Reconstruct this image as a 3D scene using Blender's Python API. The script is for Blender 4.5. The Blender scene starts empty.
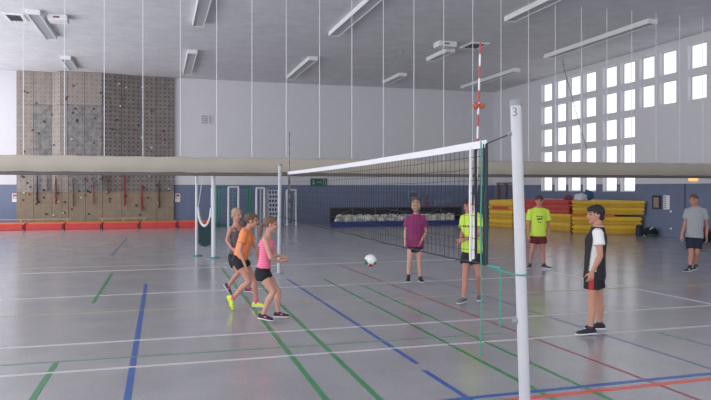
import bpy, bmesh, math, random
from mathutils import Vector, Matrix, noise
random.seed(7)
C = bpy.context.scene.collection
PI = math.pi
# ------------------------------------------------------------------ camera model (711x400)
F_PX, CX, HY, CH = 670.0, 355.5, 188.0, 1.95
TH = math.radians(16.4)
FWD = Vector((math.sin(TH), math.cos(TH), 0)); RGT = Vector((math.cos(TH), -math.sin(TH), 0)); UP = Vector((0, 0, 1))
EYE = Vector((0, 0, CH))
def ray(px, py): return FWD + RGT*((px-CX)/F_PX) + UP*((HY-py)/F_PX)
def at_d(px, py, d): return EYE + ray(px, py)*d
def at_z(px, py, z=0.0):
    r = ray(px, py); return EYE + r*((z-CH)/r.z)
def at_y(px, py, Y):
    r = ray(px, py); return EYE + r*(Y/r.y)
def at_x(px, py, X):
    r = ray(px, py); return EYE + r*(X/r.x)
BACK, RIGHT, LEFT, NEAR, CEIL = 36.6, 19.5, -10.0, -7.0, 7.75

# ------------------------------------------------------------------ materials
def lin(c):
    return tuple(((v/255)/12.92 if v/255 <= .04045 else ((v/255+.055)/1.055)**2.4) for v in c)
MATS = {}
def mat(name, col, rough=.6, var=0.0, scale=6.0, metal=0.0, spec=.4, emit=None, estr=0, bump=0.0, coat=0):
    if name in MATS: return MATS[name]
    m = bpy.data.materials.new(name); m.use_nodes = True; nt = m.node_tree
    b = nt.nodes['Principled BSDF']; c = lin(col)
    b.inputs['Base Color'].default_value = (*c, 1); b.inputs['Roughness'].default_value = rough
    b.inputs['Metallic'].default_value = metal; b.inputs['Specular IOR Level'].default_value = spec
    if coat: b.inputs['Coat Weight'].default_value = coat
    tc = nt.nodes.new('ShaderNodeTexCoord')
    nz = nt.nodes.new('ShaderNodeTexNoise'); nz.inputs['Scale'].default_value = scale; nz.inputs['Detail'].default_value = 5
    nt.links.new(tc.outputs['Object'], nz.inputs['Vector'])
    rp = nt.nodes.new('ShaderNodeValToRGB'); rp.color_ramp.elements[0].position = .3; rp.color_ramp.elements[1].position = .7
    v = max(var, .02)
    rp.color_ramp.elements[0].color = (*[x*(1-v) for x in c], 1); rp.color_ramp.elements[1].color = (*[min(1, x*(1+v)) for x in c], 1)
    nt.links.new(nz.outputs['Fac'], rp.inputs['Fac']); nt.links.new(rp.outputs['Color'], b.inputs['Base Color'])
    if bump:
        bp = nt.nodes.new('ShaderNodeBump'); bp.inputs['Strength'].default_value = bump; bp.inputs['Distance'].default_value = .02
        nt.links.new(nz.outputs['Fac'], bp.inputs['Height']); nt.links.new(bp.outputs['Normal'], b.inputs['Normal'])
    if emit:
        b.inputs['Emission Color'].default_value = (*lin(emit), 1); b.inputs['Emission Strength'].default_value = estr
    MATS[name] = m; return m
def stripes(name, c1, c2, scale, axis='Z', rough=.8, sharp=.1):
    m = bpy.data.materials.new(name); m.use_nodes = True; nt = m.node_tree; b = nt.nodes['Principled BSDF']
    b.inputs['Roughness'].default_value = rough
    tc = nt.nodes.new('ShaderNodeTexCoord'); w = nt.nodes.new('ShaderNodeTexWave'); w.bands_direction = axis
    w.inputs['Scale'].default_value = scale; w.inputs['Distortion'].default_value = .3
    rp = nt.nodes.new('ShaderNodeValToRGB'); rp.color_ramp.elements[0].position = .5-sharp; rp.color_ramp.elements[1].position = .5+sharp
    rp.color_ramp.elements[0].color = (*lin(c1), 1); rp.color_ramp.elements[1].color = (*lin(c2), 1)
    nt.links.new(tc.outputs['Object'], w.inputs['Vector']); nt.links.new(w.outputs['Fac'], rp.inputs['Fac']); nt.links.new(rp.outputs['Color'], b.inputs['Base Color'])
    return m

# floor: speckled grey sports linoleum with a polished reflective finish
def floor_mat():
    m = bpy.data.materials.new('sports_floor'); m.use_nodes = True; nt = m.node_tree; b = nt.nodes['Principled BSDF']
    tc = nt.nodes.new('ShaderNodeTexCoord')
    n1 = nt.nodes.new('ShaderNodeTexNoise'); n1.inputs['Scale'].default_value = 1.2; n1.inputs['Detail'].default_value = 8
    n2 = nt.nodes.new('ShaderNodeTexNoise'); n2.inputs['Scale'].default_value = 40; n2.inputs['Detail'].default_value = 2
    for n in (n1, n2): nt.links.new(tc.outputs['Object'], n.inputs['Vector'])
    mx = nt.nodes.new('ShaderNodeMath'); mx.operation = 'ADD'
    nt.links.new(n1.outputs['Fac'], mx.inputs[0]); nt.links.new(n2.outputs['Fac'], mx.inputs[1])
    rp = nt.nodes.new('ShaderNodeValToRGB'); rp.color_ramp.elements[0].position = .35; rp.color_ramp.elements[1].position = .65
    dv = nt.nodes.new('ShaderNodeMath'); dv.operation = 'MULTIPLY'; dv.inputs[1].default_value = .5
    nt.links.new(mx.outputs[0], dv.inputs[0]); nt.links.new(dv.outputs[0], rp.inputs['Fac'])
    rp.color_ramp.elements[0].color = (*lin((138, 137, 142)), 1); rp.color_ramp.elements[1].color = (*lin((160, 159, 165)), 1)
    nt.links.new(rp.outputs['Color'], b.inputs['Base Color'])
    b.inputs['Roughness'].default_value = .2; b.inputs['Specular IOR Level'].default_value = .5
    return m
def ceil_mat():
    m = bpy.data.materials.new('ceiling_board'); m.use_nodes = True; nt = m.node_tree; b = nt.nodes['Principled BSDF']
    tc = nt.nodes.new('ShaderNodeTexCoord')
    n1 = nt.nodes.new('ShaderNodeTexNoise'); n1.inputs['Scale'].default_value = 1.6; n1.inputs['Detail'].default_value = 9; n1.inputs['Roughness'].default_value = .7
    nt.links.new(tc.outputs['Object'], n1.inputs['Vector'])
    br = nt.nodes.new('ShaderNodeTexBrick'); br.inputs['Scale'].default_value = 1.0; br.inputs['Brick Width'].default_value = 2.5
    br.inputs['Row Height'].default_value = .62; br.inputs['Mortar Size'].default_value = .018; br.inputs['Mortar Smooth'].default_value = .6
    br.inputs['Color1'].default_value = (*lin((214, 214, 220)), 1); br.inputs['Color2'].default_value = (*lin((211, 211, 217)), 1); br.inputs['Mortar'].default_value = (*lin((203, 203, 209)), 1)
    nt.links.new(tc.outputs['Object'], br.inputs['Vector'])
    rp = nt.nodes.new('ShaderNodeValToRGB'); rp.color_ramp.elements[0].position = .3; rp.color_ramp.elements[1].position = .7
    rp.color_ramp.elements[0].color = (.86, .86, .87, 1); rp.color_ramp.elements[1].color = (1.06, 1.06, 1.06, 1)
    nt.links.new(n1.outputs['Fac'], rp.inputs['Fac'])
    mx = nt.nodes.new('ShaderNodeMix'); mx.data_type = 'RGBA'; mx.blend_type = 'MULTIPLY'; mx.inputs['Factor'].default_value = 1
    nt.links.new(br.outputs['Color'], mx.inputs['A']); nt.links.new(rp.outputs['Color'], mx.inputs['B']); nt.links.new(mx.outputs['Result'], b.inputs['Base Color'])
    b.inputs['Roughness'].default_value = .9; b.inputs['Specular IOR Level'].default_value = .2
    return m
def climb_mat(name, base, dark, holes, streak):
    m = bpy.data.materials.new(name); m.use_nodes = True; nt = m.node_tree; b = nt.nodes['Principled BSDF']; b.inputs['Roughness'].default_value = .95
    tc = nt.nodes.new('ShaderNodeTexCoord')
    n1 = nt.nodes.new('ShaderNodeTexNoise'); n1.inputs['Scale'].default_value = 3.5; n1.inputs['Detail'].default_value = 10; n1.inputs['Roughness'].default_value = .75
    nt.links.new(tc.outputs['Object'], n1.inputs['Vector'])
    rp = nt.nodes.new('ShaderNodeValToRGB'); rp.color_ramp.elements[0].position = .5-streak; rp.color_ramp.elements[1].position = .5+streak
    rp.color_ramp.elements[0].color = (*lin(dark), 1); rp.color_ramp.elements[1].color = (*lin(base), 1)
    nt.links.new(n1.outputs['Fac'], rp.inputs['Fac'])
    # grid of bolt holes in the x / z plane
    sx = nt.nodes.new('ShaderNodeSeparateXYZ'); nt.links.new(tc.outputs['Object'], sx.inputs[0])
    def cell(sock):
        a = nt.nodes.new('ShaderNodeMath'); a.operation = 'MULTIPLY'; a.inputs[1].default_value = 1/.22; nt.links.new(sock, a.inputs[0])
        f = nt.nodes.new('ShaderNodeMath'); f.operation = 'FRACT'; nt.links.new(a.outputs[0], f.inputs[0])
        s = nt.nodes.new('ShaderNodeMath'); s.operation = 'SUBTRACT'; s.inputs[1].default_value = .5; nt.links.new(f.outputs[0], s.inputs[0])
        p = nt.nodes.new('ShaderNodeMath'); p.operation = 'POWER'; p.inputs[1].default_value = 2; nt.links.new(s.outputs[0], p.inputs[0]); return p
    cx, cz = cell(sx.outputs['X']), cell(sx.outputs['Z'])
    ad = nt.nodes.new('ShaderNodeMath'); ad.operation = 'ADD'; nt.links.new(cx.outputs[0], ad.inputs[0]); nt.links.new(cz.outputs[0], ad.inputs[1])
    ls = nt.nodes.new('ShaderNodeMath'); ls.operation = 'LESS_THAN'; ls.inputs[1].default_value = .05; nt.links.new(ad.outputs[0], ls.inputs[0])
    fc = nt.nodes.new('ShaderNodeMath'); fc.operation = 'MULTIPLY'; fc.inputs[1].default_value = holes; nt.links.new(ls.outputs[0], fc.inputs[0])
    mx = nt.nodes.new('ShaderNodeMix'); mx.data_type = 'RGBA'; nt.links.new(fc.outputs[0], mx.inputs['Factor'])
    nt.links.new(rp.outputs['Color'], mx.inputs['A']); mx.inputs['B'].default_value = (*lin((60, 56, 56)), 1)
    nt.links.new(mx.outputs['Result'], b.inputs['Base Color'])
    bp = nt.nodes.new('ShaderNodeBump'); bp.inputs['Strength'].default_value = .5; nt.links.new(n1.outputs['Fac'], bp.inputs['Height']); nt.links.new(bp.outputs['Normal'], b.inputs['Normal'])
    return m
def glass_mat():
    m = bpy.data.materials.new('window_glass'); m.use_nodes = True; nt = m.node_tree
    for n in list(nt.nodes): nt.nodes.remove(n)
    o = nt.nodes.new('ShaderNodeOutputMaterial'); t = nt.nodes.new('ShaderNodeBsdfTransparent'); g = nt.nodes.new('ShaderNodeBsdfGlossy')
    g.inputs['Roughness'].default_value = .05; mx = nt.nodes.new('ShaderNodeMixShader'); mx.inputs[0].default_value = .06
    nt.links.new(t.outputs[0], mx.inputs[1]); nt.links.new(g.outputs[0], mx.inputs[2]); nt.links.new(mx.outputs[0], o.inputs[0]); return m

# ------------------------------------------------------------------ mesh helpers
def link(name, me):
    o = bpy.data.objects.new(name, me); C.objects.link(o); return o
def obj(name, bm, m, parent=None, loc=None, smooth=False, mats=None):
    """bm holds world coordinates; loc is the origin of the thing (its parent's origin when it is a part)."""
    if parent is not None:
        r = parent
        while r.parent: r = r.parent
        off = r.location.copy()
    else:
        off = Vector(loc) if loc is not None else Vector((0, 0, 0))
    bmesh.ops.recalc_face_normals(bm, faces=bm.faces)
    bmesh.ops.translate(bm, verts=bm.verts, vec=-off)
    me = bpy.data.meshes.new(name); bm.to_mesh(me); bm.free()
    for mm in (mats or [m]): me.materials.append(mm)
    if smooth: me.polygons.foreach_set('use_smooth', [True]*len(me.polygons))
    o = link(name, me)
    if parent is not None: o.parent = parent
    else: o.location = off
    return o
def tag(o, label, cat, group=None, kind=None):
    if label: o['label'] = label
    if cat: o['category'] = cat
    if group: o['group'] = group
    if kind: o['kind'] = kind
    return o
def thing(name, label, cat, loc=(0, 0, 0), group=None):
    o = link(name, None); o.location = Vector(loc); o.empty_display_size = .1
    return tag(o, label, cat, group)
def struct(o, label): return tag(o, label, 'room part', None, 'structure')
def copy_tree(o, parent=None):
    c = o.copy(); C.objects.link(c); c.parent = parent
    for ch in list(o.children): copy_tree(ch, c)
    return c
def B(): return bmesh.new()
def box(bm, x0, x1, y0, y1, z0, z1):
    v = [bm.verts.new((x, y, z)) for x in (x0, x1) for y in (y0, y1) for z in (z0, z1)]
    for f in ((0,1,3,2),(4,6,7,5),(0,4,5,1),(2,3,7,6),(0,2,6,4),(1,5,7,3)): bm.faces.new([v[i] for i in f])
    return v
def prism(bm, poly, z0, z1):
    a = [bm.verts.new((p[0], p[1], z0)) for p in poly]; b = [bm.verts.new((p[0], p[1], z1)) for p in poly]; n = len(poly)
    bm.faces.new(a); bm.faces.new(b)
    for i in range(n): bm.faces.new((a[i], a[(i+1) % n], b[(i+1) % n], b[i]))
def frame_axes(d):
    d = d.normalized(); a = Vector((0, 0, 1)) if abs(d.z) < .9 else Vector((1, 0, 0))
    u = d.cross(a).normalized(); return u, d.cross(u).normalized()
def tube(bm, pts, rad, seg=8, round_ends=False, flat=1.0, axis=None):
    """swept tube through pts; rad is one radius or one per point; flat squashes along the second axis"""
    pts = [Vector(p) for p in pts]; n = len(pts)
    if not hasattr(rad, '__len__'): rad = [rad]*n
    rad = list(rad)
    if round_ends:
        d0 = (pts[0]-pts[1]).normalized(); d1 = (pts[-1]-pts[-2]).normalized(); P, Rr = [], []
        for a in (75, 45): P.append(pts[0]+d0*rad[0]*math.sin(math.radians(a))); Rr.append(rad[0]*math.cos(math.radians(a)))
        P += pts; Rr += rad
        for a in (45, 75): P.append(pts[-1]+d1*rad[-1]*math.sin(math.radians(a))); Rr.append(rad[-1]*math.cos(math.radians(a)))
        pts, rad, n = P, Rr, len(P)
    rings = []; u = None
    for i in range(n):
        d = (pts[min(i+1, n-1)]-pts[max(i-1, 0)])
        if d.length < 1e-9: d = Vector((0, 0, 1))
        d.normalize()
        if u is None:
            if axis is not None: u = (Vector(axis)-d*Vector(axis).dot(d)).normalized()
            else: u, _ = frame_axes(d)
        else:
            u = (u-d*u.dot(d)).normalized()
        w = d.cross(u)
        rings.append([bm.verts.new(pts[i]+u*math.cos(2*PI*k/seg)*rad[i]+w*math.sin(2*PI*k/seg)*rad[i]*flat) for k in range(seg)])
    for i in range(n-1):
        for k in range(seg): bm.faces.new((rings[i][k], rings[i][(k+1) % seg], rings[i+1][(k+1) % seg], rings[i+1][k]))
    bm.faces.new(rings[0]); bm.faces.new(rings[-1])
def ellip(bm, c, ax, r, seg=16, rings=10):
    c = Vector(c); rr = []
    for i in range(1, rings):
        a = PI*i/rings
        rr.append([bm.verts.new(c+ax[0]*r[0]*math.sin(a)*math.cos(2*PI*k/seg)+ax[1]*r[1]*math.sin(a)*math.sin(2*PI*k/seg)+ax[2]*r[2]*math.cos(a)) for k in range(seg)])
    t = bm.verts.new(c+ax[2]*r[2]); b = bm.verts.new(c-ax[2]*r[2])
    for i in range(len(rr)-1):
        for k in range(seg): bm.faces.new((rr[i][k], rr[i][(k+1) % seg], rr[i+1][(k+1) % seg], rr[i+1][k]))
    for k in range(seg):
        bm.faces.new((t, rr[0][k], rr[0][(k+1) % seg])); bm.faces.new((b, rr[-1][(k+1) % seg], rr[-1][k]))
XYZ = (Vector((1, 0, 0)), Vector((0, 1, 0)), Vector((0, 0, 1)))
def loft(bm, secs, seg=20, p=2.4):
    """secs: (centre, lateral unit, front unit, half width, half depth)"""
    R = []
    for c, la, fr, hw, hd in secs:
        ring = []
        for k in range(seg):
            a = 2*PI*k/seg; ca, sa = math.cos(a), math.sin(a)
            ring.append(bm.verts.new(c+la*hw*math.copysign(abs(ca)**(2/p), ca)+fr*hd*math.copysign(abs(sa)**(2/p), sa)))
        R.append(ring)
    for i in range(len(R)-1):
        for k in range(seg): bm.faces.new((R[i][k], R[i][(k+1) % seg], R[i+1][(k+1) % seg], R[i+1][k]))
    bm.faces.new(R[0]); bm.faces.new(R[-1])
def remesh(bm, voxel, smooth=4, fac=.5):
    bmesh.ops.recalc_face_normals(bm, faces=bm.faces)
    me = bpy.data.meshes.new('tmp'); bm.to_mesh(me); bm.free()
    o = link('tmp', me); m = o.modifiers.new('r', 'REMESH'); m.mode = 'VOXEL'; m.voxel_size = voxel
    if smooth: s = o.modifiers.new('s', 'SMOOTH'); s.iterations = smooth; s.factor = fac
    dg = bpy.context.evaluated_depsgraph_get(); dg.update()
    me2 = bpy.data.meshes.new_from_object(o.evaluated_get(dg)); bpy.data.objects.remove(o); bpy.data.meshes.remove(me)
    b = bmesh.new(); b.from_mesh(me2); bpy.data.meshes.remove(me2); return b
def bevel(bm, w, seg=2):
    bmesh.ops.recalc_face_normals(bm, faces=bm.faces)
    bmesh.ops.bevel(bm, geom=[e for e in bm.edges if len(e.link_faces) == 2 and e.calc_face_angle(0) > .5], offset=w, segments=seg, affect='EDGES', clamp_overlap=True)
def net_quad(bm, a, b, c, d, nx, ny, r):
    """cord net between corners a-b (top) and d-c (bottom)"""
    a, b, c, d = map(Vector, (a, b, c, d))
    for i in range(nx+1):
        t = i/nx; tube(bm, [a.lerp(b, t), d.lerp(c, t)], r, 4)
    for j in range(ny+1):
        t = j/ny; tube(bm, [a.lerp(d, t), b.lerp(c, t)], r, 4)

# ------------------------------------------------------------------ colours
WHITE = mat('wall_paint_white', (208, 207, 214), .85, .015, 3)
BLUE = mat('wall_paint_blue', (104, 114, 142), .75, .05, 2.5)  # paler, greyer blue: the hall's haze is put into the wall colour
GREYM = mat('grey_metal', (150, 152, 156), .4, .05, metal=.6)
WMETAL = mat('white_metal', (206, 208, 214), .35, .02)
DARK = mat('dark_plastic', (30, 31, 36), .5, .1)
YEL = mat('yellow_vinyl', (212, 170, 36), .5, .07, 3)
YEL2 = mat('yellow_vinyl_aged', (190, 146, 30), .5, .09, 3)
RED = mat('red_vinyl', (176, 50, 42), .5, .07, 3)
ORANGE = mat('orange_vinyl', (226, 96, 40), .5, .05, 3)
BLACK_CL = mat('black_cloth', (26, 27, 33), .9, .1, 20)
NETBLK = mat('net_cord_black', (34, 36, 42), .8)

# ------------------------------------------------------------------ room
bm = B(); box(bm, LEFT, RIGHT+.4, NEAR, BACK+.3, -.3, 0); struct(obj('floor', bm, floor_mat()), 'polished grey sports hall floor')
bm = B(); box(bm, LEFT, RIGHT+.4, NEAR, BACK+.3, CEIL, CEIL+.3); struct(obj('ceiling', bm, ceil_mat()), 'light grey panelled sports hall ceiling')
bm = B()
box(bm, LEFT, RIGHT+.4, BACK, BACK+.3, 2.12, CEIL); n1 = len(bm.faces)
box(bm, LEFT, RIGHT+.4, BACK-.02, BACK+.3, 0, 2.12)
bm.faces.ensure_lookup_table()
for i, f in enumerate(bm.faces): f.material_index = 0 if i < n1 else 1
struct(obj('wall_back', bm, None, mats=[WHITE, BLUE]), 'white back wall with blue lower band')
# right wall with square deep-set windows
edges = [(541.2, 551.9), (554.7, 565.8), (568.4, 580.4), (583, 595.8), (602.7, 616.6), (620.3, 634.9), (639.3, 654.3), (659.4, 676.2), (687.6, 706.6)]
cols = []
for a, b in edges:
    ya = at_x(a, 188, RIGHT).y; yb = at_x(b, 188, RIGHT).y
    cols.append((yb, ya))
w9 = cols[-1][1]-cols[-1][0]
y0 = cols[-1][0]-.28; cols.append((y0-w9, y0)); 
rows = [(6.48, 7.44), (5.29, 6.25), (4.10, 5.06), (2.91, 3.87), (1.79, 2.68)]
holes = [(i, j) for i in range(len(cols)) for j in range(5) if i < 6 or j < 2]
ys = sorted({NEAR, BACK} | {y for c in cols for y in c}); zs = sorted({0, 2.12, CEIL} | {z for r in rows for z in r})
bm = B()
def quad(bm, ps, mi=0):
    f = bm.faces.new([bm.verts.new(p) for p in ps]); f.material_index = mi
REV = .19
def is_hole(yc, zc):
    return any(cols[i][0] < yc < cols[i][1] and rows[j][0] < zc < rows[j][1] for i, j in holes)
for a in range(len(ys)-1):
    for b in range(len(zs)-1):
        yc, zc = (ys[a]+ys[a+1])/2, (zs[b]+zs[b+1])/2
        if not is_hole(yc, zc): quad(bm, [(RIGHT, ys[a], zs[b]), (RIGHT, ys[a+1], zs[b]), (RIGHT, ys[a+1], zs[b+1]), (RIGHT, ys[a], zs[b+1])], 1 if zc < 2.12 else 0)
for i, j in holes:
    (c0, c1), (r0, r1) = cols[i], rows[j]; s = .10
    ins = [(RIGHT+REV, c0+.02, r0+.02), (RIGHT+REV, c1-s*.4, r0+.02), (RIGHT+REV, c1-s*.4, r1-.02), (RIGHT+REV, c0+.02, r1-.02)]
    out = [(RIGHT, c0, r0), (RIGHT, c1, r0), (RIGHT, c1, r1), (RIGHT, c0, r1)]
    for k in range(4): quad(bm, [out[k], out[(k+1) % 4], ins[(k+1) % 4], ins[k]], 0)
bmesh.ops.remove_doubles(bm, verts=bm.verts, dist=.0005)
struct(obj('wall_right', bm, None, mats=[WHITE, BLUE]), 'white side wall with square windows and blue lower band')
GLASS = glass_mat()
for n, (i, j) in enumerate(holes):
    (c0, c1), (r0, r1) = cols[i], rows[j]; xx = RIGHT+REV-.05
    fr = B(); t = .03; b0, b1, a0, a1 = c0+.02, c1-.04, r0+.02, r1-.02
    box(fr, xx, xx+.04, b0, b0+t, a0, a1); box(fr, xx, xx+.04, b1-t, b1, a0, a1); box(fr, xx, xx+.04, b0+t, b1-t, a0, a0+t); box(fr, xx, xx+.04, b0+t, b1-t, a1-t, a1)
    w = obj('window_%d' % (n+1), fr, WMETAL, loc=(xx, (b0+b1)/2, a0)); struct(w, 'square white framed window set deep in the side wall')
    p = B(); box(p, xx+.015, xx+.022, b0+t, b1-t, a0+t, a1-t); obj('pane', p, GLASS, parent=w)

# ------------------------------------------------------------------ floor markings
def line(name, p0, p1, w, m, label, ext0=0, ext1=0, z=.003):
    a, b = at_z(*p0), at_z(*p1); d = (b-a).normalized(); a -= d*ext0; b += d*ext1
    a.x = max(a.x, LEFT+.1) if a.x < LEFT else a.x
    s = Vector((-d.y, d.x, 0))*w/2; bm = B()
    prism(bm, [a-s, b-s, b+s, a+s], .0, z)
    o = obj(name, bm, m, loc=((a+b)/2*Vector((1, 1, 0)).length*0 + Vector(((a.x+b.x)/2, (a.y+b.y)/2, 0))))
    o['kind'] = 'structure'; o['label'] = label; o['category'] = 'floor line'
LW = mat('line_paint_white', (194, 192, 197), .3, .05, 4); LB = mat('line_paint_blue', (44, 84, 158), .3, .05, 4)
LG = mat('line_paint_green', (54, 128, 78), .3, .05, 4); LG2 = mat('line_paint_green_worn', (98, 130, 112), .3, .06, 4)
LR = mat('line_paint_red', (140, 58, 66), .3, .05, 4); LR2 = mat('line_paint_coral', (208, 82, 78), .3, .05, 4)
LY = mat('line_paint_yellow', (170, 156, 126), .3, .05, 4); LB2 = mat('line_paint_blue_worn', (92, 104, 140), .3, .05, 4)
n = 0
def fl(p0, p1, w, m, label, e0=0, e1=0, z=.003):
    global n; n += 1; line('trim_%d' % n, p0, p1, w, m, label, e0, e1, z)
fl((0, 376.6), (711, 325.6), .055, LW, 'white floor line nearest the camera across the hall', 1.5, 5, .0040)
fl((0, 348.6), (711, 305.6), .055, LW, 'second white floor line from the camera', 1.5, 5, .0040)
fl((0, 300), (560, 275.5), .06, LW, 'white floor line passing under the far net post', 2, 0, .0040)
fl((0, 274.5), (505, 258.0), .06, LW, 'white floor line in the middle distance', 2, 0, .0040)
fl((18, 268.8), (240, 263), .05, LY, 'faint pale line beside the middle distance white line', 0, 0, .0040)
fl((541, 269.8), (711, 304), .06, LW, 'white line running diagonally at the right', 0, 5, .0042)
fl((0, 316.8), (711, 284), .05, LY, 'thin pale yellow floor line', 2, 4, .0038)
fl((0, 365.5), (500, 333.5), .045, LG2, 'faint worn green line across the floor', 2, 0, .0036)
fl((221.6, 268), (326, 400), .06, LG, 'green floor line passing under the pink girl', 0, 2, .0034)
fl((257, 282), (380, 400), .06, LG, 'green floor line right of the pink girl', 0, 2, .0034)
fl((56, 363), (32, 400), .06, LG, 'short green line at lower left', 0, 2, .0034)
fl((112, 273.7), (93, 303), .06, LG, 'short green line in the left middle distance', 0, 0, .0034)
fl((325, 279.5), (555, 400), .055, LG, 'green floor line under the net', 0, 2, .0034)
fl((360, 284.5), (611, 400), .05, LG, 'green floor line ending behind the near post', 0, 2, .0034)
fl((657, 332), (711, 346), .05, LG2, 'faint green line at right', 0, 1, .0034)
fl((146, 284), (127, 400), .065, LB, 'thick blue floor line at left', 0, 2, .0032)
fl((127.5, 237.5), (111, 256), .06, LB2, 'short blue line far left', 0, 0, .0032)
fl((287, 279), (417, 363.5), .06, LB, 'blue floor line running under the ball', 0, 0, .0032)
fl((424, 370.5), (467, 398), .06, LB, 'blue floor line continuing after a small gap', 0, 1.5, .0032)
fl((471, 398), (711, 373.6), .06, LB, 'blue line crossing at the lower right', 1.5, 3, .0044)
fl((513, 400), (711, 378.8), .07, LR2, 'coral red line crossing at the lower right', 1.5, 3, .0046)
fl((410, 272), (711, 369), .045, LB2, 'worn blue diagonal line at right', 0, 2, .0030)
fl((336, 264), (699, 400), .04, LR, 'thin dark red diagonal line', 0, 2, .0028)
fl((18, 247), (63, 232), .05, LY, 'pale line by the climbing wall mats', 0, 0, .003)

# ------------------------------------------------------------------ ceiling lamps, boxes, hatches
LAMPW = mat('lamp_housing_white', (226, 226, 230), .5); LAMPG = mat('lamp_louvre_grey', (176, 177, 182), .6, .04, 30)
def lamp(near, far, label, ext=0):
    zb = CEIL-.16; a = at_z(near[0], near[1], zb); b = at_z(far[0], far[1], zb)
    x = (a.x+b.x)/2; y0, y1 = a.y-ext, b.y
    t = thing('ceiling_lamp', label, 'lamp', (x, (y0+y1)/2, zb), 'long lamps under the ceiling'); hw = .2
    bm = B(); box(bm, x-hw, x-hw+.03, y0, y1, zb, CEIL); box(bm, x+hw-.03, x+hw, y0, y1, zb, CEIL)
    box(bm, x-hw+.03, x+hw-.03, y0, y0+.03, zb, CEIL); box(bm, x-hw+.03, x+hw-.03, y1-.03, y1, zb, CEIL); box(bm, x-hw+.03, x+hw-.03, y0+.03, y1-.03, CEIL-.03, CEIL)
    obj('housing', bm, LAMPW, t)
    bm = B(); k = y0+.06
    while k < y1-.06: box(bm, x-hw+.03, x+hw-.03, k, k+.01, zb+.01, zb+.05); k += .12
    box(bm, x-hw+.03, x+hw-.03, y0+.03, y1-.03, zb+.05, zb+.06)
    obj('louvre', bm, LAMPG, t)
lamp((33.5, 14.4), (51.5, 40), 'ceiling lamp at far left beside the white ceiling box')
lamp((65.5, 59.5), (74, 71), 'ceiling lamp just above the climbing wall')
lamp((205, 5), (197, 27), 'ceiling lamp running out of the top of the photo, left', 2.5)
lamp((191, 53.4), (188.3, 75), 'ceiling lamp right of the climbing wall top')
lamp((311, 60), (292, 79.5), 'short ceiling lamp in the middle near the back wall')
lamp((372, 2), (335, 36.6), 'ceiling lamp running out of the photo at top centre', 2.5)
lamp((403, 76), (386, 84), 'ceiling lamp tight against the back wall, centre')
lamp((450, 52), (431, 61.5), 'short ceiling lamp behind the square ceiling box')
lamp((514, 71.5), (466, 89), 'ceiling lamp near the far right corner of the hall')
lamp((552, 2), (509, 22), 'ceiling lamp running out of the top of the photo, right', 2)
lamp((653, 23.5), (548, 58.5), 'long ceiling lamp beside the window wall')
def ceil_box(px0, px1, py, label):
    a = at_z(px0, py, CEIL-.2); b = at_z(px1, py, CEIL-.2); y = (a.y+b.y)/2
    t = thing('ceiling_box', label, 'ceiling box', ((a.x+b.x)/2, y, CEIL-.2))
    bm = B(); box(bm, a.x, b.x, y-.3, y+.3, CEIL-.2, CEIL); bevel(bm, .02); obj('casing', bm, LAMPW, t)
    bm = B(); m = (a.x*.55+b.x*.45); box(bm, m-.1, m+.1, y-.305, y-.3, CEIL-.13, CEIL-.07); obj('nameplate', bm, mat('brown_plate', (120, 84, 76), .5), t)
ceil_box(49, 68, 22, 'white ceiling box beside the far left lamp'); ceil_box(435, 455, 47.5, 'white ceiling box left of the antenna tip')
def hatch(px0, px1, py, label):
    a = at_z(px0, py, CEIL-.06); b = at_z(px1, py, CEIL-.06); y = (a.y+b.y)/2; x0, x1 = a.x, b.x; h = .55
    t = thing('ceiling_vent', label, 'vent', ((x0+x1)/2, y, CEIL-.06))
    bm = B(); w = .09
    box(bm, x0, x1, y-h, y-h+w, CEIL-.06, CEIL); box(bm, x0, x1, y+h-w, y+h, CEIL-.06, CEIL); box(bm, x0, x0+w, y-h+w, y+h-w, CEIL-.06, CEIL); box(bm, x1-w, x1, y-h+w, y+h-w, CEIL-.06, CEIL)
    obj('frame', bm, LAMPW, t)
    bm = B(); box(bm, x0+w, x1-w, y-h+w, y+h-w, CEIL-.02, CEIL-.005)
    k = x0+w+.05
    while k < x1-w-.03: box(bm, k, k+.02, y-h+w, y+h-w, CEIL-.05, CEIL-.02); k += .1
    obj('grille', bm, mat('grille_dark', (104, 100, 104), .8), t)
hatch(6, 25, 18.5, 'dark vent grille in the ceiling at far left'); hatch(464, 485, 46.5, 'dark vent grille in the ceiling behind the antenna tip')
p = at_z(563, 60, CEIL); bm = B(); tube(bm, [p, p-Vector((0, 0, .18))], .035, 8); tube(bm, [p-Vector((0, 0, .18)), p-Vector((0, 0, .25))], .06, 8)
tag(obj('ceiling_hook', bm, GREYM, loc=p), 'small metal hook under the ceiling holding the thin cable', 'hook')
q = at_x(587, 150, RIGHT-.05); bm = B(); tube(bm, [p-Vector((0, 0, .2)), (p-Vector((0, 0, .2))).lerp(q, .5)-Vector((0, 0, .05)), q], .012, 5)
tag(obj('cable', bm, DARK, loc=q), 'thin dark cable hanging slantwise in front of the windows', 'cable')
for px, py, l in ((403, 51, 'tiny dark ceiling hook near the top centre'), (602, 63, 'tiny dark ceiling hook above the fifth window column')):
    p = at_z(px, py, CEIL-.05); bm = B(); tube(bm, [Vector((p.x, p.y, CEIL)), Vector((p.x, p.y, CEIL-.1))], .02, 8); tube(bm, [p+Vector((.05*math.cos(a*PI/5), 0, -.09+.05*math.sin(a*PI/5))) for a in range(11)], .012, 5)
    tag(obj('ceiling_hook', bm, GREYM, loc=p), l, 'hook')

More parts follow.
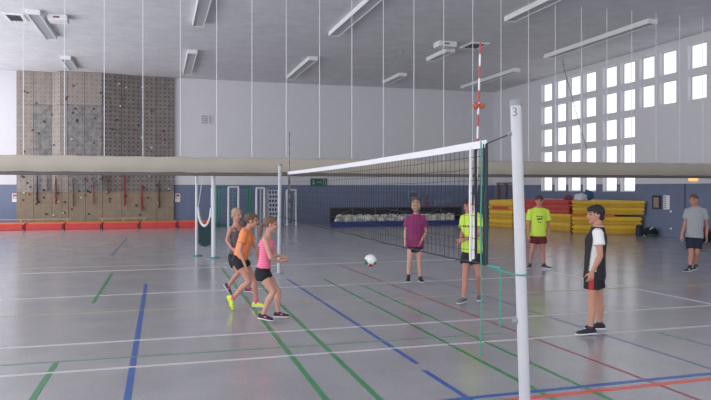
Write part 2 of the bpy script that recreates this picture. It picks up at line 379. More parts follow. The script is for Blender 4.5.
# ------------------------------------------------------------------ rolled divider curtain with its cords
CY = 18.5
CURT = mat('curtain_vinyl_beige', (176, 168, 156), .7, .05, 2, bump=.15)
prof = [(-.10, 2.37), (-.12, 2.40), (-.125, 2.44), (-.135, 2.45), (-.145, 2.60), (-.14, 2.74), (-.11, 2.79), (.05, 2.79), (.13, 2.72), (.15, 2.55), (.11, 2.40), (.0, 2.37)]
cur = thing('divider_curtain', 'rolled beige divider curtain spanning the hall above head height', 'curtain', (3, CY, 2.3))
bm = B(); prev = None; N = 144; x0, x1 = LEFT+.2, RIGHT-.02
CORD0 = at_y(252, 100, CY).x; CORDS = (at_y(501, 100, CY).x-CORD0)/8
for i in range(N+1):
    x = x0+(x1-x0)*i/N; ph = ((x-CORD0)/CORDS) % 1; sag = .022*math.sin(PI*ph); nz = noise.noise(Vector((x*1.7, 0, 0)))*.012
    ring = [bm.verts.new((x, CY+y*(1+nz*4), z-sag*(1 if z > 2.6 else .6)+nz)) for y, z in prof]
    if prev:
        for k in range(len(prof)): bm.faces.new((prev[k], prev[(k+1) % len(prof)], ring[(k+1) % len(prof)], ring[k]))
    else: bm.faces.new(ring)
    prev = ring
bm.faces.new(prev); obj('rolled_cloth', bm, CURT, cur, smooth=True)
bm = B(); tube(bm, [(x0, CY-.03, 2.325), (x1, CY-.03, 2.325)], .05, 10); obj('bottom_tube', bm, mat('curtain_tube_grey', (104, 98, 96), .6), cur)
CORDM = mat('white_cord', (226, 226, 232), .6)
xs = []; k = -12
while CORD0+k*CORDS < RIGHT-.3:
    x = CORD0+k*CORDS; k += 1
    if x > LEFT+.4: xs.append(x)
bm = B(); tube(bm, [(xs[0], CY, 2.78), (xs[0], CY, CEIL)], .010, 6)
cord = obj('hanging_cord', bm, CORDM, loc=(xs[0], CY, 2.78)); tag(cord, 'thin white cord hanging from the ceiling to the rolled curtain', 'cord', 'cords carrying the divider curtain')
for x in xs[1:]:
    c = cord.copy(); C.objects.link(c); c.location.x = x

# ------------------------------------------------------------------ climbing wall
WPX = [17, 34, 52.5, 62.5, 69, 86, 103, 122, 141, 157, 174]
WX = [at_y(p, 188, BACK).x for p in WPX]
DEP = [.15, .15, .15, .65, .65, .65, .65, .40, .15, .15, .15]
ZR = [0, 1.74, 6.1, CEIL-.01]
CT = climb_mat('climb_tan', (146, 130, 112), (122, 108, 92), .12, .2)
CG = climb_mat('climb_grey', (142, 138, 137), (98, 97, 100), .3, .12)
CB = climb_mat('climb_beige', (156, 146, 140), (130, 121, 117), .28, .2)
CD = climb_mat('climb_dark', (136, 126, 122), (94, 88, 89), .75, .2)
cw = thing('climbing_wall', 'tall grey and tan climbing wall with small coloured holds', 'climbing wall', (WX[5], BACK-.1, 0))
def front(x, z):
    for i in range(len(WX)-1):
        if x <= WX[i+1] or i == len(WX)-2:
            t = (x-WX[i])/(WX[i+1]-WX[i]); d = DEP[i]*(1-t)+DEP[i+1]*t; break
    k = min(1, max(0, (z-1.74)/1.6)); return BACK-.02-(.15*(1-k)+d*k)
for i in range(len(WX)-1):
    for j in range(3):
        z0, z1 = ZR[j], ZR[j+1]; a, b = WX[i]+.008, WX[i+1]-.008; zm = [z0+.006, z1-.006] if j != 1 else [z0+.006, 3.34, z1-.006]
        bm = B(); L = [[bm.verts.new((x, front(x, z), z)) for z in zm] for x in (a, b)]; K = [[bm.verts.new((x, BACK-.021, z)) for z in zm] for x in (a, b)]
        for q in range(len(zm)-1):
            bm.faces.new((L[0][q], L[1][q], L[1][q+1], L[0][q+1])); bm.faces.new((K[0][q], K[0][q+1], K[1][q+1], K[1][q]))
            for s in (0, 1): bm.faces.new((L[s][q], L[s][q+1], K[s][q+1], K[s][q]))
        bm.faces.new((L[0][0], L[1][0], K[1][0], K[0][0])); bm.faces.new((L[0][-1], L[1][-1], K[1][-1], K[0][-1]))
        m = CT if j == 0 else (CD if i >= 6 else (CG if j == 1 else CB))
        if j == 1 and i in (0, 2, 3): m = CB
        obj('wall_panel', bm, m, cw)
HC = [mat('hold_'+nm, c, .6) for nm, c in (('black', (40, 36, 40)), ('red', (130, 54, 54)), ('green', (64, 84, 74)), ('cream', (196, 190, 172)), ('brown', (80, 60, 54)), ('blue', (56, 60, 88)))]
hm = []
for k in range(6):
    bm = B(); ellip(bm, (0, 0, 0), XYZ, (.058, .05, .046), 8, 6)
    for v in bm.verts: v.co *= 1+.35*noise.noise(v.co*20+Vector((k, 0, 0)))
    me = bpy.data.meshes.new('climbing_hold'); bm.to_mesh(me); bm.free(); me.materials.append(HC[k]); hm.append(me)
for k in range(98):
    x = random.uniform(WX[0]+.15, WX[-1]-.15); z = random.uniform(.4, 2.6) if k % 2 else random.uniform(2.8, 7.3)
    o = link('climbing_hold', random.choice(hm)); o.parent = cw; o.location = Vector((x, front(x, z)-.02, z))-cw.location
for px, top, bot, cc, l in ((37, 176, 203, (48, 40, 44), 'dark rope hanging on the climbing wall, leftmost'), (47, 176, 190, (110, 88, 92), 'short faded rope on the climbing wall left of the dark red one'), (55.5, 176, 204, (120, 48, 54), 'dark red rope on the left part of the climbing wall'),
        (73, 178, 206, (92, 78, 78), 'grey brown rope hanging on the climbing wall'), (93, 180, 204, (126, 88, 82), 'faded brown rope on the climbing wall centre'), (107.5, 175, 194, (110, 70, 80), 'short dark rope on the climbing wall centre'), (124.5, 175, 206, (128, 50, 58), 'long dark red rope right of the climbing wall centre'), (142, 186, 210, (136, 44, 50), 'dark red rope hanging lowest on the climbing wall'), (159, 180, 208, (66, 56, 58), 'dark rope nearest the right edge of the climbing wall')):
    a = at_y(px, top, BACK-.4); b = at_y(px, bot, BACK-.3); 
    bm = B(); pts = [Vector((a.x+.01*math.sin(i*1.9), front(a.x, b.z+(a.z-b.z)*i/8)-.12, b.z+(a.z-b.z)*i/8)) for i in range(9)]
    tube(bm, pts, [.03, .045, .04, .045, .035, .035, .03, .03, .02], 7, True)
    tag(obj('climbing_rope', bm, mat('rope_%d' % int(px), cc, .9, .2, 25), loc=b), l, 'rope', None)

# red mats with orange tops along the wall
mm = [-53, -14, 25, 64.5, 102.5, 140, 178, 214]
MX = [at_z(p, 229.5).x for p in mm]; my = at_z(100, 229.3).y
MX = [at_y(p, 200, my).x for p in mm]; MX[0] = max(MX[0], LEFT+.3)
MRED = mat('floor_mat_red', (200, 56, 54), .45, .05, 3); MTOP = mat('floor_mat_orange', (214, 112, 62), .6, .06, 3)
mlab = ['long red floor mat, leftmost at the photo edge', 'long red floor mat under the left edge of the climbing wall', 'red floor mat below the leftmost hanging ropes', 'red floor mat below the middle of the climbing wall', 'red floor mat right of the middle of the climbing wall', 'red floor mat below the right edge of the climbing wall', 'red floor mat beside the thin net pole']
for i in range(len(MX)-1):
    a, b = MX[i]+.02, MX[i+1]-.02
    t = thing('floor_mat', mlab[i], 'mat', ((a+b)/2, my+.6, 0), 'red mats along the climbing wall')
    bm = B(); box(bm, a, b, my, my+1.3, .0, .29); bevel(bm, .03); obj('padding', bm, MRED, t)
    bm = B(); box(bm, a+.02, b-.02, my+.02, my+1.28, .285, .31); bevel(bm, .008); obj('cover', bm, MTOP, t)
    bm = B(); box(bm, b-.10, b-.03, my-.012, my, .05, .25); obj('strap', bm, mat('strap_dark', (70, 40, 44), .8), t)
WOOD = mat('bench_wood', (172, 146, 116), .6, .12, 8)
for a_, b_, l in ((-30, 71, 'long low wooden bench at the left end of the climbing wall'), (99, 147, 'long low wooden bench in the middle of the climbing wall')):
    y = my+1.55; a = at_y(a_, 200, y).x; b = at_y(b_, 200, y).x
    t = thing('gym_bench', l, 'bench', ((a+b)/2, y, 0))
    bm = B(); box(bm, a, b, y-.12, y+.12, .42, .46); bevel(bm, .008); obj('seat', bm, WOOD, t)
    for x in (a+.15, (a+b)/2, b-.15):
        bm = B(); prism(bm, [(x-.04, y-.12), (x+.04, y-.12), (x+.04, y+.12), (x-.04, y+.12)], 0, .42); obj('leg', bm, WOOD, t)

# ------------------------------------------------------------------ signs on walls
def flat_sign(name, px0, px1, py0, py1, label, cat, body, parts):
    a = at_y(px0, py0, BACK-.03); b = at_y(px1, py1, BACK-.03)
    t = thing(name, label, cat, ((a.x+b.x)/2, BACK-.03, b.z))
    bm = B(); box(bm, a.x, b.x, BACK-.05, BACK-.021, b.z, a.z); bevel(bm, .006); obj('board', bm, body, t)
    W, H = b.x-a.x, a.z-b.z
    for nm, m, rects in parts:
        bm = B()
        for u0, u1, v0, v1 in rects: box(bm, a.x+u0*W, a.x+u1*W, BACK-.054, BACK-.049, b.z+v0*H, b.z+v1*H)
        obj(nm, bm, m, t)
PAPER = mat('paper_white', (226, 224, 226), .8); INK = mat('ink_grey', (112, 110, 118), .8); SRED = mat('sign_red', (176, 84, 84), .7)
for a, b, l in ((12.2, 18.2, 'small white notice with red print left of the climbing wall'), (175, 180.2, 'small white notice with red print right of the climbing wall')):
    flat_sign('wall_notice', a, b, 193.5, 202, l, 'notice', PAPER, [('print', SRED, [(.3, .85, .62, .9)]), ('grey_print', INK, [(.1, .25, .5, .92), (.1, .9, .38, .43)])])
GRN = mat('sign_green', (34, 84, 70), .5); GRNL = mat('sign_pale', (120, 160, 142), .5)
flat_sign('exit_sign', 310.5, 327.3, 178.3, 186.2, 'dark green emergency exit sign on the back wall behind the net', 'sign', GRN,
          [('pictogram', GRNL, [(.12, .2, .2, .8), (.2, .26, .3, .45), (.36, .62, .45, .55), (.58, .62, .35, .65), (.72, .76, .15, .85), (.76, .86, .78, .85), (.86, .9, .15, .85)])])
flat_sign('wall_emblem', 201.6, 211.4, 115.3, 124, 'small grey square emblem high on the white back wall', 'emblem', WHITE,
          [('mark', mat('emblem_grey', (136, 136, 142), .8), [(.02, .1, .05, .95), (.1, .6, .85, .95), (.1, .6, .05, .15), (.52, .6, .15, .85), (.2, .45, .6, .7), (.2, .28, .3, .6), (.28, .5, .3, .4), (.36, .5, .45, .52), (.8, .9, .05, .95)])])
# notice boards on the right wall
def rsign(name, px0, px1, py0, py1, label, cat, body, th=.04, parts=()):
    a = at_x(px0, py0, RIGHT); b = at_x(px1, py1, RIGHT); t = thing(name, label, cat, (RIGHT-th/2, (a.y+b.y)/2, b.z))
    bm = B(); box(bm, RIGHT-th, RIGHT-.001, b.y, a.y, b.z, a.z); bevel(bm, .006); obj('board', bm, body, t); L, H = a.y-b.y, a.z-b.z
    for nm, m, rects in parts:
        bm = B()
        for u0, u1, v0, v1 in rects: box(bm, RIGHT-th-.004, RIGHT-th+.001, a.y-u1*L, a.y-u0*L, b.z+v0*H, b.z+v1*H)
        obj(nm, bm, m, t)
rsign('notice_board', 653, 661.5, 195.3, 209.3, 'dark framed notice board with tan sheet on the blue wall', 'notice board', mat('board_dark', (48, 44, 52), .6), .05, [('sheet', mat('sheet_tan', (146, 128, 116), .8), [(.2, .78, .12, .85)])])
rsign('wall_poster', 663.7, 670, 195.3, 209.5, 'white striped poster beside the dark notice board', 'poster', PAPER, .02, [('print', INK, [(.1, .45, .1+.15*k, .17+.15*k) for k in range(6)])])
for py, l in ((211.5, 'small white wall socket under the poster'), (228.5, 'small white wall socket low on the blue wall')):
    rsign('wall_socket', 670.3, 672, py-1, py+1, l, 'socket', PAPER, .03)
rsign('emergency_light', 690, 698, 178.4, 180.6, 'small glowing orange lamp on the wall just under the rolled curtain', 'lamp', mat('lamp_glow', (240, 190, 130), .5, emit=(255, 176, 96), estr=1.6), .08)
a = at_x(685, 200, RIGHT)
bm = B(); box(bm, RIGHT-.012, RIGHT-.001, a.y-.03, a.y+.03, 0, 2.1)
o = obj('trim_%d' % (n+1), bm, mat('blue_dark', (62, 70, 100), .7), loc=(RIGHT, a.y, 0)); struct(o, 'thin dark joint in the blue wall cladding')

# ------------------------------------------------------------------ distant gym things
def pole(bm, x, y, z0, z1, r, seg=12): tube(bm, [(x, y, z0), (x, y, z1)], r, seg)
# twin poles with sagging rolled net (left)
pa = at_z(196.5, 256); pb = at_z(213.5, 258)
for (P, h, r, l) in ((pa, 2.28, .035, 'thin white net pole with black knob, left of the pair'), (pb, 2.5, .055, 'thicker white net pole right of the pair')):
    t = thing('net_pole', l, 'pole', P)
    bm = B(); pole(bm, P.x, P.y, .03, h, r); obj('shaft', bm, WMETAL, t)
    bm = B(); pole(bm, P.x, P.y, h, h+.05, r*1.15); obj('cap', bm, GREYM, t)
    bm = B(); pole(bm, P.x, P.y, 0, .03, .16, 18); obj('base', bm, mat('teal_base', (70, 130, 134), .6), t)
a = Vector((pa.x+.04, pa.y, 1.35)); b = Vector((pb.x-.06, pb.y, 1.45)); L = (b-a)
bm = B(); pts = []
for i in range(17):
    u = i/16; p = a+L*u; p.z = 1.40-.52*(1-(2*u-1)**2)**.6-.0; pts.append(p)
tube(bm, pts, .035, 8)
sg = thing('sagging_net', 'rolled white net band sagging between the two left poles', 'net', (a+b)/2)
obj('tape', bm, WMETAL, sg)
bm = B(); m = len(pts)
tube(bm, [a, a+Vector((.05, 0, .35)), Vector((a.x+.12, a.y, 2.2))], .01, 5); obj('cord', bm, CORDM, sg); bm = B(); tube(bm, [b, b+Vector((0, 0, .5))], .012, 5); obj('cord', bm, CORDM, sg)
bm = B()
for i in range(1, 16):
    p = pts[i]; zb = .28+.1*abs(i-8)/8; tube(bm, [p, Vector((p.x, p.y, zb))], .012, 4)
for j in range(12):
    z = .3+j*.05; tube(bm, [Vector((pts[2].x, a.y, z)), Vector((pts[14].x, a.y, z))], .012, 4)
obj('mesh', bm, mat('net_teal', (34, 58, 66), .9), sg)

# handball goals by the back wall
GGRN = mat('goal_green', (44, 116, 98), .5); GNET = mat('goal_net_green', (62, 120, 110), .8); GNW = mat('goal_net_white', (176, 184, 198), .8)
def goal(pxa, pxb, y, h, depth, fm, nm, label, pr=.04, mesh=.16):
    a = at_y(pxa, 200, y).x; b = at_y(pxb, 200, y).x
    t = thing('handball_goal', label, 'goal', ((a+b)/2, y, 0))
    for x in (a, b):
        bm = B(); pole(bm, x, y, 0, h, pr); obj('post', bm, fm, t)
    bm = B(); tube(bm, [(a, y, h), (b, y, h)], pr, 10); obj('crossbar', bm, fm, t)
    bm = B()
    for x in (a, b): tube(bm, [(x, y, h), (x, y+depth*.45, h-.1), (x, y+depth*.8, h*.5), (x, y+depth, .03), (x, y, .03)], .018, 8)
    tube(bm, [(a, y+depth, .03), (b, y+depth, .03)], .018, 8); obj('rear_frame', bm, fm, t)
    bm = B(); nx = max(2, int((b-a)/mesh))
    net_quad(bm, (a, y+depth*.45, h-.1), (b, y+depth*.45, h-.1), (b, y+depth, .05), (a, y+depth, .05), nx, int(h/mesh), .004)
    for x in (a, b): net_quad(bm, (x, y, h), (x, y+depth*.45, h-.1), (x, y+depth, .05), (x, y, .05), 4, int(h/mesh), .004)
    obj('net', bm, nm, t)
goal(216.5, 250.5, BACK-2.6, 2.0, .9, GGRN, GNET, 'green framed goal with green net, foremost of the green goals', .05, .2)
goal(219.5, 248, BACK-1.4, 2.0, .7, GGRN, GNET, 'green goal nested behind the foremost green one', .04, .2)
goal(228.5, 238.5, BACK-3.3, 2.0, .5, WMETAL, GNW, 'narrow white framed goal standing inside the green goals', .045, .2)
goal(256.5, 264.5, BACK-3.3, 1.95, .5, WMETAL, GNW, 'white framed goal in the bundle left of the chequered board', .05, .2)
goal(261, 267.5, BACK-2.3, 1.9, .5, GREYM, GNW, 'grey goal frame directly left of the chequered board', .045, .2)
goal(287, 296, BACK-2.3, 1.85, .9, WMETAL, GNW, 'small white goal with net standing right of the far net post', .05)
# chequered board
y = BACK-2.45; a = at_y(268.5, 190, y); b = at_y(278, 220, y)
t = thing('chequered_board', 'white board with rows of dark blue squares between the goals', 'board', ((a.x+b.x)/2, y, 0))
bm = B(); box(bm, a.x, b.x, y, y+.05, .05, a.z); bevel(bm, .01); obj('panel', bm, mat('panel_white', (186, 190, 202), .6), t)
bm = B(); W, H = b.x-a.x, a.z-b.z
for j in range(7):
    for i in range(3):
        u = a.x+W*(.05+.31*i+.06*(j % 2)); v = b.z+H*(j+.15)/7; bm = B(); box(bm, u, u+W*.21, y-.006, y+.002, v, v+H*.6/7); obj('square', bm, mat('square_blue', (48, 56, 86), .7), t)
for q in (a.x, b.x-.06):
    bm = B(); box(bm, q, q+.06, y-.25, y+.3, 0, .05); obj('foot', bm, GREYM, t)

# foam pit
yf = at_z(400, 226.2).y; y1 = yf+1.75; a = at_y(331, 210, yf).x; b = at_y(463, 210, yf).x
pit = thing('foam_pit', 'low foam pit with blue front padding against the back wall', 'foam pit', ((a+b)/2, yf+.6, 0))
bm = B(); box(bm, a, b, yf, yf+.22, 0, .26); bevel(bm, .04); aR = at_y(329.5, 210, y1).x; bR = at_y(461, 210, y1).x; obj('front_padding', bm, mat('pit_blue', (34, 48, 112), .6, .08, 4), pit)
bm = B(); box(bm, aR, bR, y1-.05, y1, 0, .9); obj('rear_board', bm, mat('pit_dark', (32, 34, 46), .8, .1, 5), pit)
bm = B(); prism(bm, [(a+.02, yf+.22), (b-.02, yf+.22), (bR-.02, y1-.05), (aR+.02, y1-.05)], 0, .2); obj('pit_floor', bm, mat('pit_dark', (32, 34, 46), .8), pit)
bm = B()
tube(bm, [(aR, y1-.08, .91), (bR, y1-.08, .91)], .03, 6)
for k in range(7):
    x = aR+(bR-aR)*k/6; tube(bm, [(x, y1-.09, 0), (x, y1-.09, .93)], .03, 6)
obj('wooden_frame', bm, mat('pit_wood', (92, 76, 68), .7), pit)
for k in range(3):
    x = aR+.2+(bR-aR)*(.12+.33*k); bm = B(); tube(bm, [(x-1.0, y1-.18, .4), (x, y1-.14, .8), (x+1.1, y1-.18, .45)], .02, 6); obj('cross_bar', bm, mat('pit_bar', (84, 90, 106), .6), pit)
fmts = [mat('foam_white', (206, 204, 196), .9, .06), mat('foam_cream', (196, 186, 160), .9, .06), mat('foam_grey', (150, 152, 156), .9, .06)]
fme = []
for k in range(3):
    bm = B(); box(bm, -.11, .11, -.1, .1, -.08, .08); bevel(bm, .02)
    me = bpy.data.meshes.new('foam_block'); bm.to_mesh(me); bm.free(); me.materials.append(fmts[k]); fme.append(me)
k = 0
for row in range(3):
    nn = 44
    for i in range(nn):
        o = link('foam_block', random.choice((fme[0], fme[0], fme[1], fme[2]))); yy = yf+.42+row*.36
        o.location = (a+.4+.14*row+(b-a-.8)*i/(nn-1)+random.uniform(-.05, .05), yy, (.31+row*.07)+random.uniform(0, .04)); o.rotation_euler = (random.uniform(-.5, .5), random.uniform(-.5, .5), random.uniform(0, 3))
        o.scale = (1, 1, random.uniform(.8, 1.15))
        tag(o, 'loose pale foam block lying in the blue foam pit', 'foam block', 'foam blocks in the pit')
# mini basketball stand
y = BACK-1.0; a = at_y(408.3, 191.5, y); b = at_y(419, 198.2, y)
t = thing('basketball_stand', 'small basketball backboard on a stand behind the magenta shirt woman', 'basketball hoop', ((a.x+b.x)/2, y+.2, 0))
PLG = mat('board_grey', (136, 142, 158), .6)
bm = B(); w = .05
box(bm, a.x, b.x, y, y+.04, a.z-w, a.z); box(bm, a.x, b.x, y, y+.04, b.z, b.z+w); box(bm, a.x, a.x+w, y, y+.04, b.z+w, a.z-w); box(bm, b.x-w, b.x, y, y+.04, b.z+w, a.z-w); obj('board_frame', bm, PLG, t)
bm = B(); box(bm, a.x+w, b.x-w, y+.01, y+.03, b.z+w, a.z-w); obj('backboard', bm, mat('board_slate', (78, 86, 108), .6), t)
cx = (a.x+b.x)/2; bm = B(); tube(bm, [(cx, y+.1, 0), (cx, y+.1, a.z+.1)], .03, 8); obj('pole', bm, GREYM, t)
bm = B(); tube(bm, [(cx+.17*math.cos(k*PI/8), y-.2+.17*math.sin(k*PI/8), b.z+.08) for k in range(17)], .012, 6); obj('hoop', bm, ORANGE, t)
# bar stand with red posts
y = BACK-1.0; t = thing('bar_stand', 'low horizontal bar with red posts left of the lime shirt player', 'gym bar', at_y(440, 222, y)*1)
t.location.z = 0; MR = mat('post_red', (128, 48, 66), .6)
for px in (427.5, 448.5):
    top = at_y(px, 195 if px < 440 else 205, y); top.y = y
    bm = B(); tube(bm, [(top.x-.28, y, 0), (top.x, y, top.z)], .045, 8); tube(bm, [(top.x+.28, y, 0), (top.x, y, top.z*.7)], .04, 8); tube(bm, [(top.x-.2, y, .35), (top.x+.2, y, .35)], .03, 8); obj('post', bm, MR, t)
a = at_y(435, 201.8, y); b = at_y(449.5, 200.8, y); a.y = b.y = y-.08
bm = B(); tube(bm, [a, b], .025, 8); obj('bar', bm, PLG, t)
bm = B()
for p in (a, b): tube(bm, [p+Vector((0, 0, .1)), p-Vector((0, 0, .18))], .035, 8)
obj('bar_bracket', bm, PLG, t)
# wooden wall ladder
X = RIGHT-.12; a = at_x(498, 182, X).y; b = at_x(513.5, 182, X).y; BR = mat('brown_wood', (122, 98, 92), .7, .1, 6)
t = thing('wooden_ladder_frame', 'brown wooden climbing frame on the side wall behind the yellow mats', 'gym ladder', (X, (a+b)/2, 0))
for y in (a, a+(b-a)*.5, b):
    bm = B(); box(bm, X-.06, X+.06, y-.06, y+.06, 0, 2.2); obj('upright', bm, BR, t)
for k in range(9):
    z = .2+k*.24; bm = B(); tube(bm, [(X, a, z), (X, b, z)], .022, 8); obj('rung', bm, BR, t)
bm = B(); box(bm, X-.07, X+.07, min(a, b)-.06, max(a, b)+.06, 2.2, 2.27); obj('top_rail', bm, BR, t)

# ------------------------------------------------------------------ stacks of thick mats at the right
def inset(poly, k, dx=0, dy=0):
    c = sum((Vector((p[0], p[1])) for p in poly), Vector((0, 0)))/len(poly)
    return [tuple((Vector((p[0], p[1]))-c)*k+c+Vector((dx, dy))) for p in poly]
def matpad(poly, z0, z1, m, label, group):
    bm = B(); prism(bm, poly, z0+.004, z1-.004); bevel(bm, min(.05, (z1-z0)*.3), 3)
    c = sum((Vector((p[0], p[1])) for p in poly), Vector((0, 0)))/len(poly)
    tag(obj('gym_mat', bm, m, loc=(c.x, c.y, z0)), label, 'mat', group)
def g2(px, py): p = at_z(px, py); return (p.x, p.y)
order = ['bottom', 'second from the bottom', 'third from the bottom', 'fourth from the bottom', 'fifth from the bottom', 'sixth from the bottom', 'seventh from the bottom']
PA = [(15.85, 30.3), (16.45, 28.95), (18.6, 30.2), (18.0, 31.8)]
hA = [.0, .22, .44, .66, .88, 1.1, 1.36]
for k in range(6):
    matpad(inset(PA, 1+random.uniform(-.01, .02)), hA[k], hA[k+1], YEL if k % 2 else YEL2, 'yellow gym mat left of the near net post, %s in its stack' % order[k], 'left stack of yellow mats')
PB = [(16.5, 28.75), (17.66, 25.95), (19.3, 27.2), (18.9, 30.0)]
hB = [0, .2, .4, .6, .78]
for k in range(4): matpad(inset(PB, 1+random.uniform(-.01, .01)), hB[k], hB[k+1], YEL if k % 2 else YEL2, 'yellow gym mat behind the far lime shirt player, %s in its stack' % order[k], 'middle stack of mats')
PB2 = [(16.75, 28.6), (17.75, 26.2), (19.3, 27.3), (18.9, 29.9)]
matpad(PB2, .78, 1.0, RED, 'red gym mat lying directly on the middle yellow stack', 'middle stack of mats')
matpad(inset(PB2, 1.03, .02, .02), 1.0, 1.22, RED, 'red gym mat in the middle of the three red ones', 'middle stack of mats')
matpad(inset(PB2, 1.0, -.02, .02), 1.22, 1.42, RED, 'topmost red gym mat on the middle stack', 'middle stack of mats')
PC = [(17.1, 24.95), (19.1, 23.55), (19.4, 26.8), (17.95, 25.7)]
hC = [0, .19, .38, .56, .74, .98, 1.12, 1.27, 1.42]
PC = [(16.95, 24.9), (19.34, 23.34), (19.4, 26.6), (17.9, 25.75)]; PU = [(16.95, 24.9), (19.40, 23.2), (19.44, 26.6), (17.9, 25.75)]
for k in range(4): matpad(inset(PC, 1-.008*(3-k)), hC[k], hC[k+1], YEL if k % 2 else YEL2, 'yellow gym mat behind the black vest player, %s in its stack' % order[k], 'right stack of mats')
for k in range(4, 8): matpad(inset(PU, .97+.01*(k-4)), hC[k]+(.085 if k == 4 else 0), hC[k+1], YEL if k % 2 else YEL2, 'yellow gym mat in the right stack, %s' % ['just above the orange mat', 'third from the top', 'second from the top', 'topmost'][k-4], 'right stack of mats')
e0 = Vector(PC[0]); e1 = Vector(PC[1]); dd = (e1-e0).normalized(); nn = Vector((dd.y, -dd.x)) if Vector((dd.y, -dd.x)).y < 0 else Vector((-dd.y, dd.x))
o0 = e0+dd*.0+nn*.06; o1 = e0+dd*1.75+nn*.06
matpad([tuple(o0), tuple(o1), tuple(o1-nn*.5), tuple(o0-nn*.2)], .745, .82, ORANGE, 'flat orange gym mat sticking out between the yellow mats of the right stack', 'right stack of mats')
a0 = Vector(PA[0]); a1 = Vector(PA[1]); dd = (a1-a0).normalized()
bm = B(); s0 = a0+dd*.25; s1 = a0+dd*1.25; nn = Vector((-.92, -.4))*.03
prism(bm, [tuple(s0+nn), tuple(s1+nn), tuple(s1-nn), tuple(s0-nn)], .90, 1.05); tag(obj('red_band', bm, RED, loc=(s0.x, s0.y, .9)), 'red strip wedged in the front of the left yellow mat stack', 'strap')
# clothes on the mats
def blob(name, c, r, m, label, cat, seed=0, amp=.4, parent=None):
    bm = B(); ellip(bm, c, XYZ, r, 18, 12)
    for v in bm.verts:
        d = v.co-Vector(c); v.co = Vector(c)+d*(1+amp*noise.noise(d*6+Vector((seed, 0, 0))))
    z0 = c[2]-r[2]*.75
    for v in bm.verts: v.co.z = max(v.co.z, z0)
    o = obj(name, bm, m, loc=(c[0], c[1], z0), smooth=True); return tag(o, label, cat)
p = at_d(581.5, 198, 28.6); zt = 1.42+.1
blob('folded_shirt', (p.x+.05, p.y+.1, zt+.02), (.34, .2, .19), mat('cloth_white', (206, 202, 212), .9), 'crumpled white shirt lying on the right mat stack', 'clothes', 3)
blob('jacket', (p.x-.3, p.y+.55, zt), (.2, .2, .13), mat('cloth_wine', (120, 50, 66), .9), 'dark red jacket on the mat stack left of the white shirt', 'clothes', 5)
blob('cap', (p.x+.42, p.y+.1, zt+.1), (.2, .16, .27), mat('cloth_cap_blue', (40, 84, 124), .9), 'blue cloth bundle on the mat stack right of the white shirt', 'clothes', 9)
# bags by the wall
def gx(px, X): p = at_x(px, 188, X); p.z = 0; return p
p = gx(639, 18.7); bm = B(); tube(bm, [(p.x, p.y, 0), (p.x, p.y, .06), (p.x, p.y, .38), (p.x, p.y, .45)], [.12, .14, .13, .08], 12)
tag(obj('sports_bag', bm, mat('bag_slate', (38, 42, 62), .8, .1), loc=p), 'upright dark cylindrical bag beside the right mat stack', 'bag')
p = gx(644.5, 18.95); bm = B(); tube(bm, [(p.x, p.y, 0), (p.x, p.y, .17), (p.x, p.y, .2), (p.x, p.y, .25)], [.045, .045, .02, .02], 12)
tag(obj('drinking_bottle', bm, PAPER, loc=p), 'small white drinking bottle between the bags', 'bottle')
p = gx(651, 19.1)
bk = blob('backpack', (p.x+.05, p.y+.1, .17), (.27, .22, .22), mat('bag_black', (24, 28, 34), .85), 'slouched black backpack with green base against the blue wall', 'bag', 2, .3)
bm = B(); ellip(bm, (p.x+.03, p.y, .05), XYZ, (.24, .2, .05), 14, 8); obj('green_pocket', bm, mat('bag_green', (34, 92, 74), .8), bk, smooth=True)
bm = B(); tube(bm, [(p.x-.1, p.y-.05, .28), (p.x, p.y-.08, .36), (p.x+.12, p.y-.04, .3)], .018, 6); obj('strap', bm, PAPER, bk)
p = gx(705.0, 19.1)
bk = blob('sports_bag', (p.x+.05, p.y+.05, .22), (.22, .3, .28), mat('bag_black', (24, 28, 34), .85), 'black bag on the floor behind the grey shirt man', 'bag', 7, .3)
bm = B(); ellip(bm, (p.x-.02, p.y-.12, .4), XYZ, (.14, .16, .07), 12, 8); obj('red_flap', bm, mat('bag_red', (120, 48, 56), .8), bk, smooth=True)

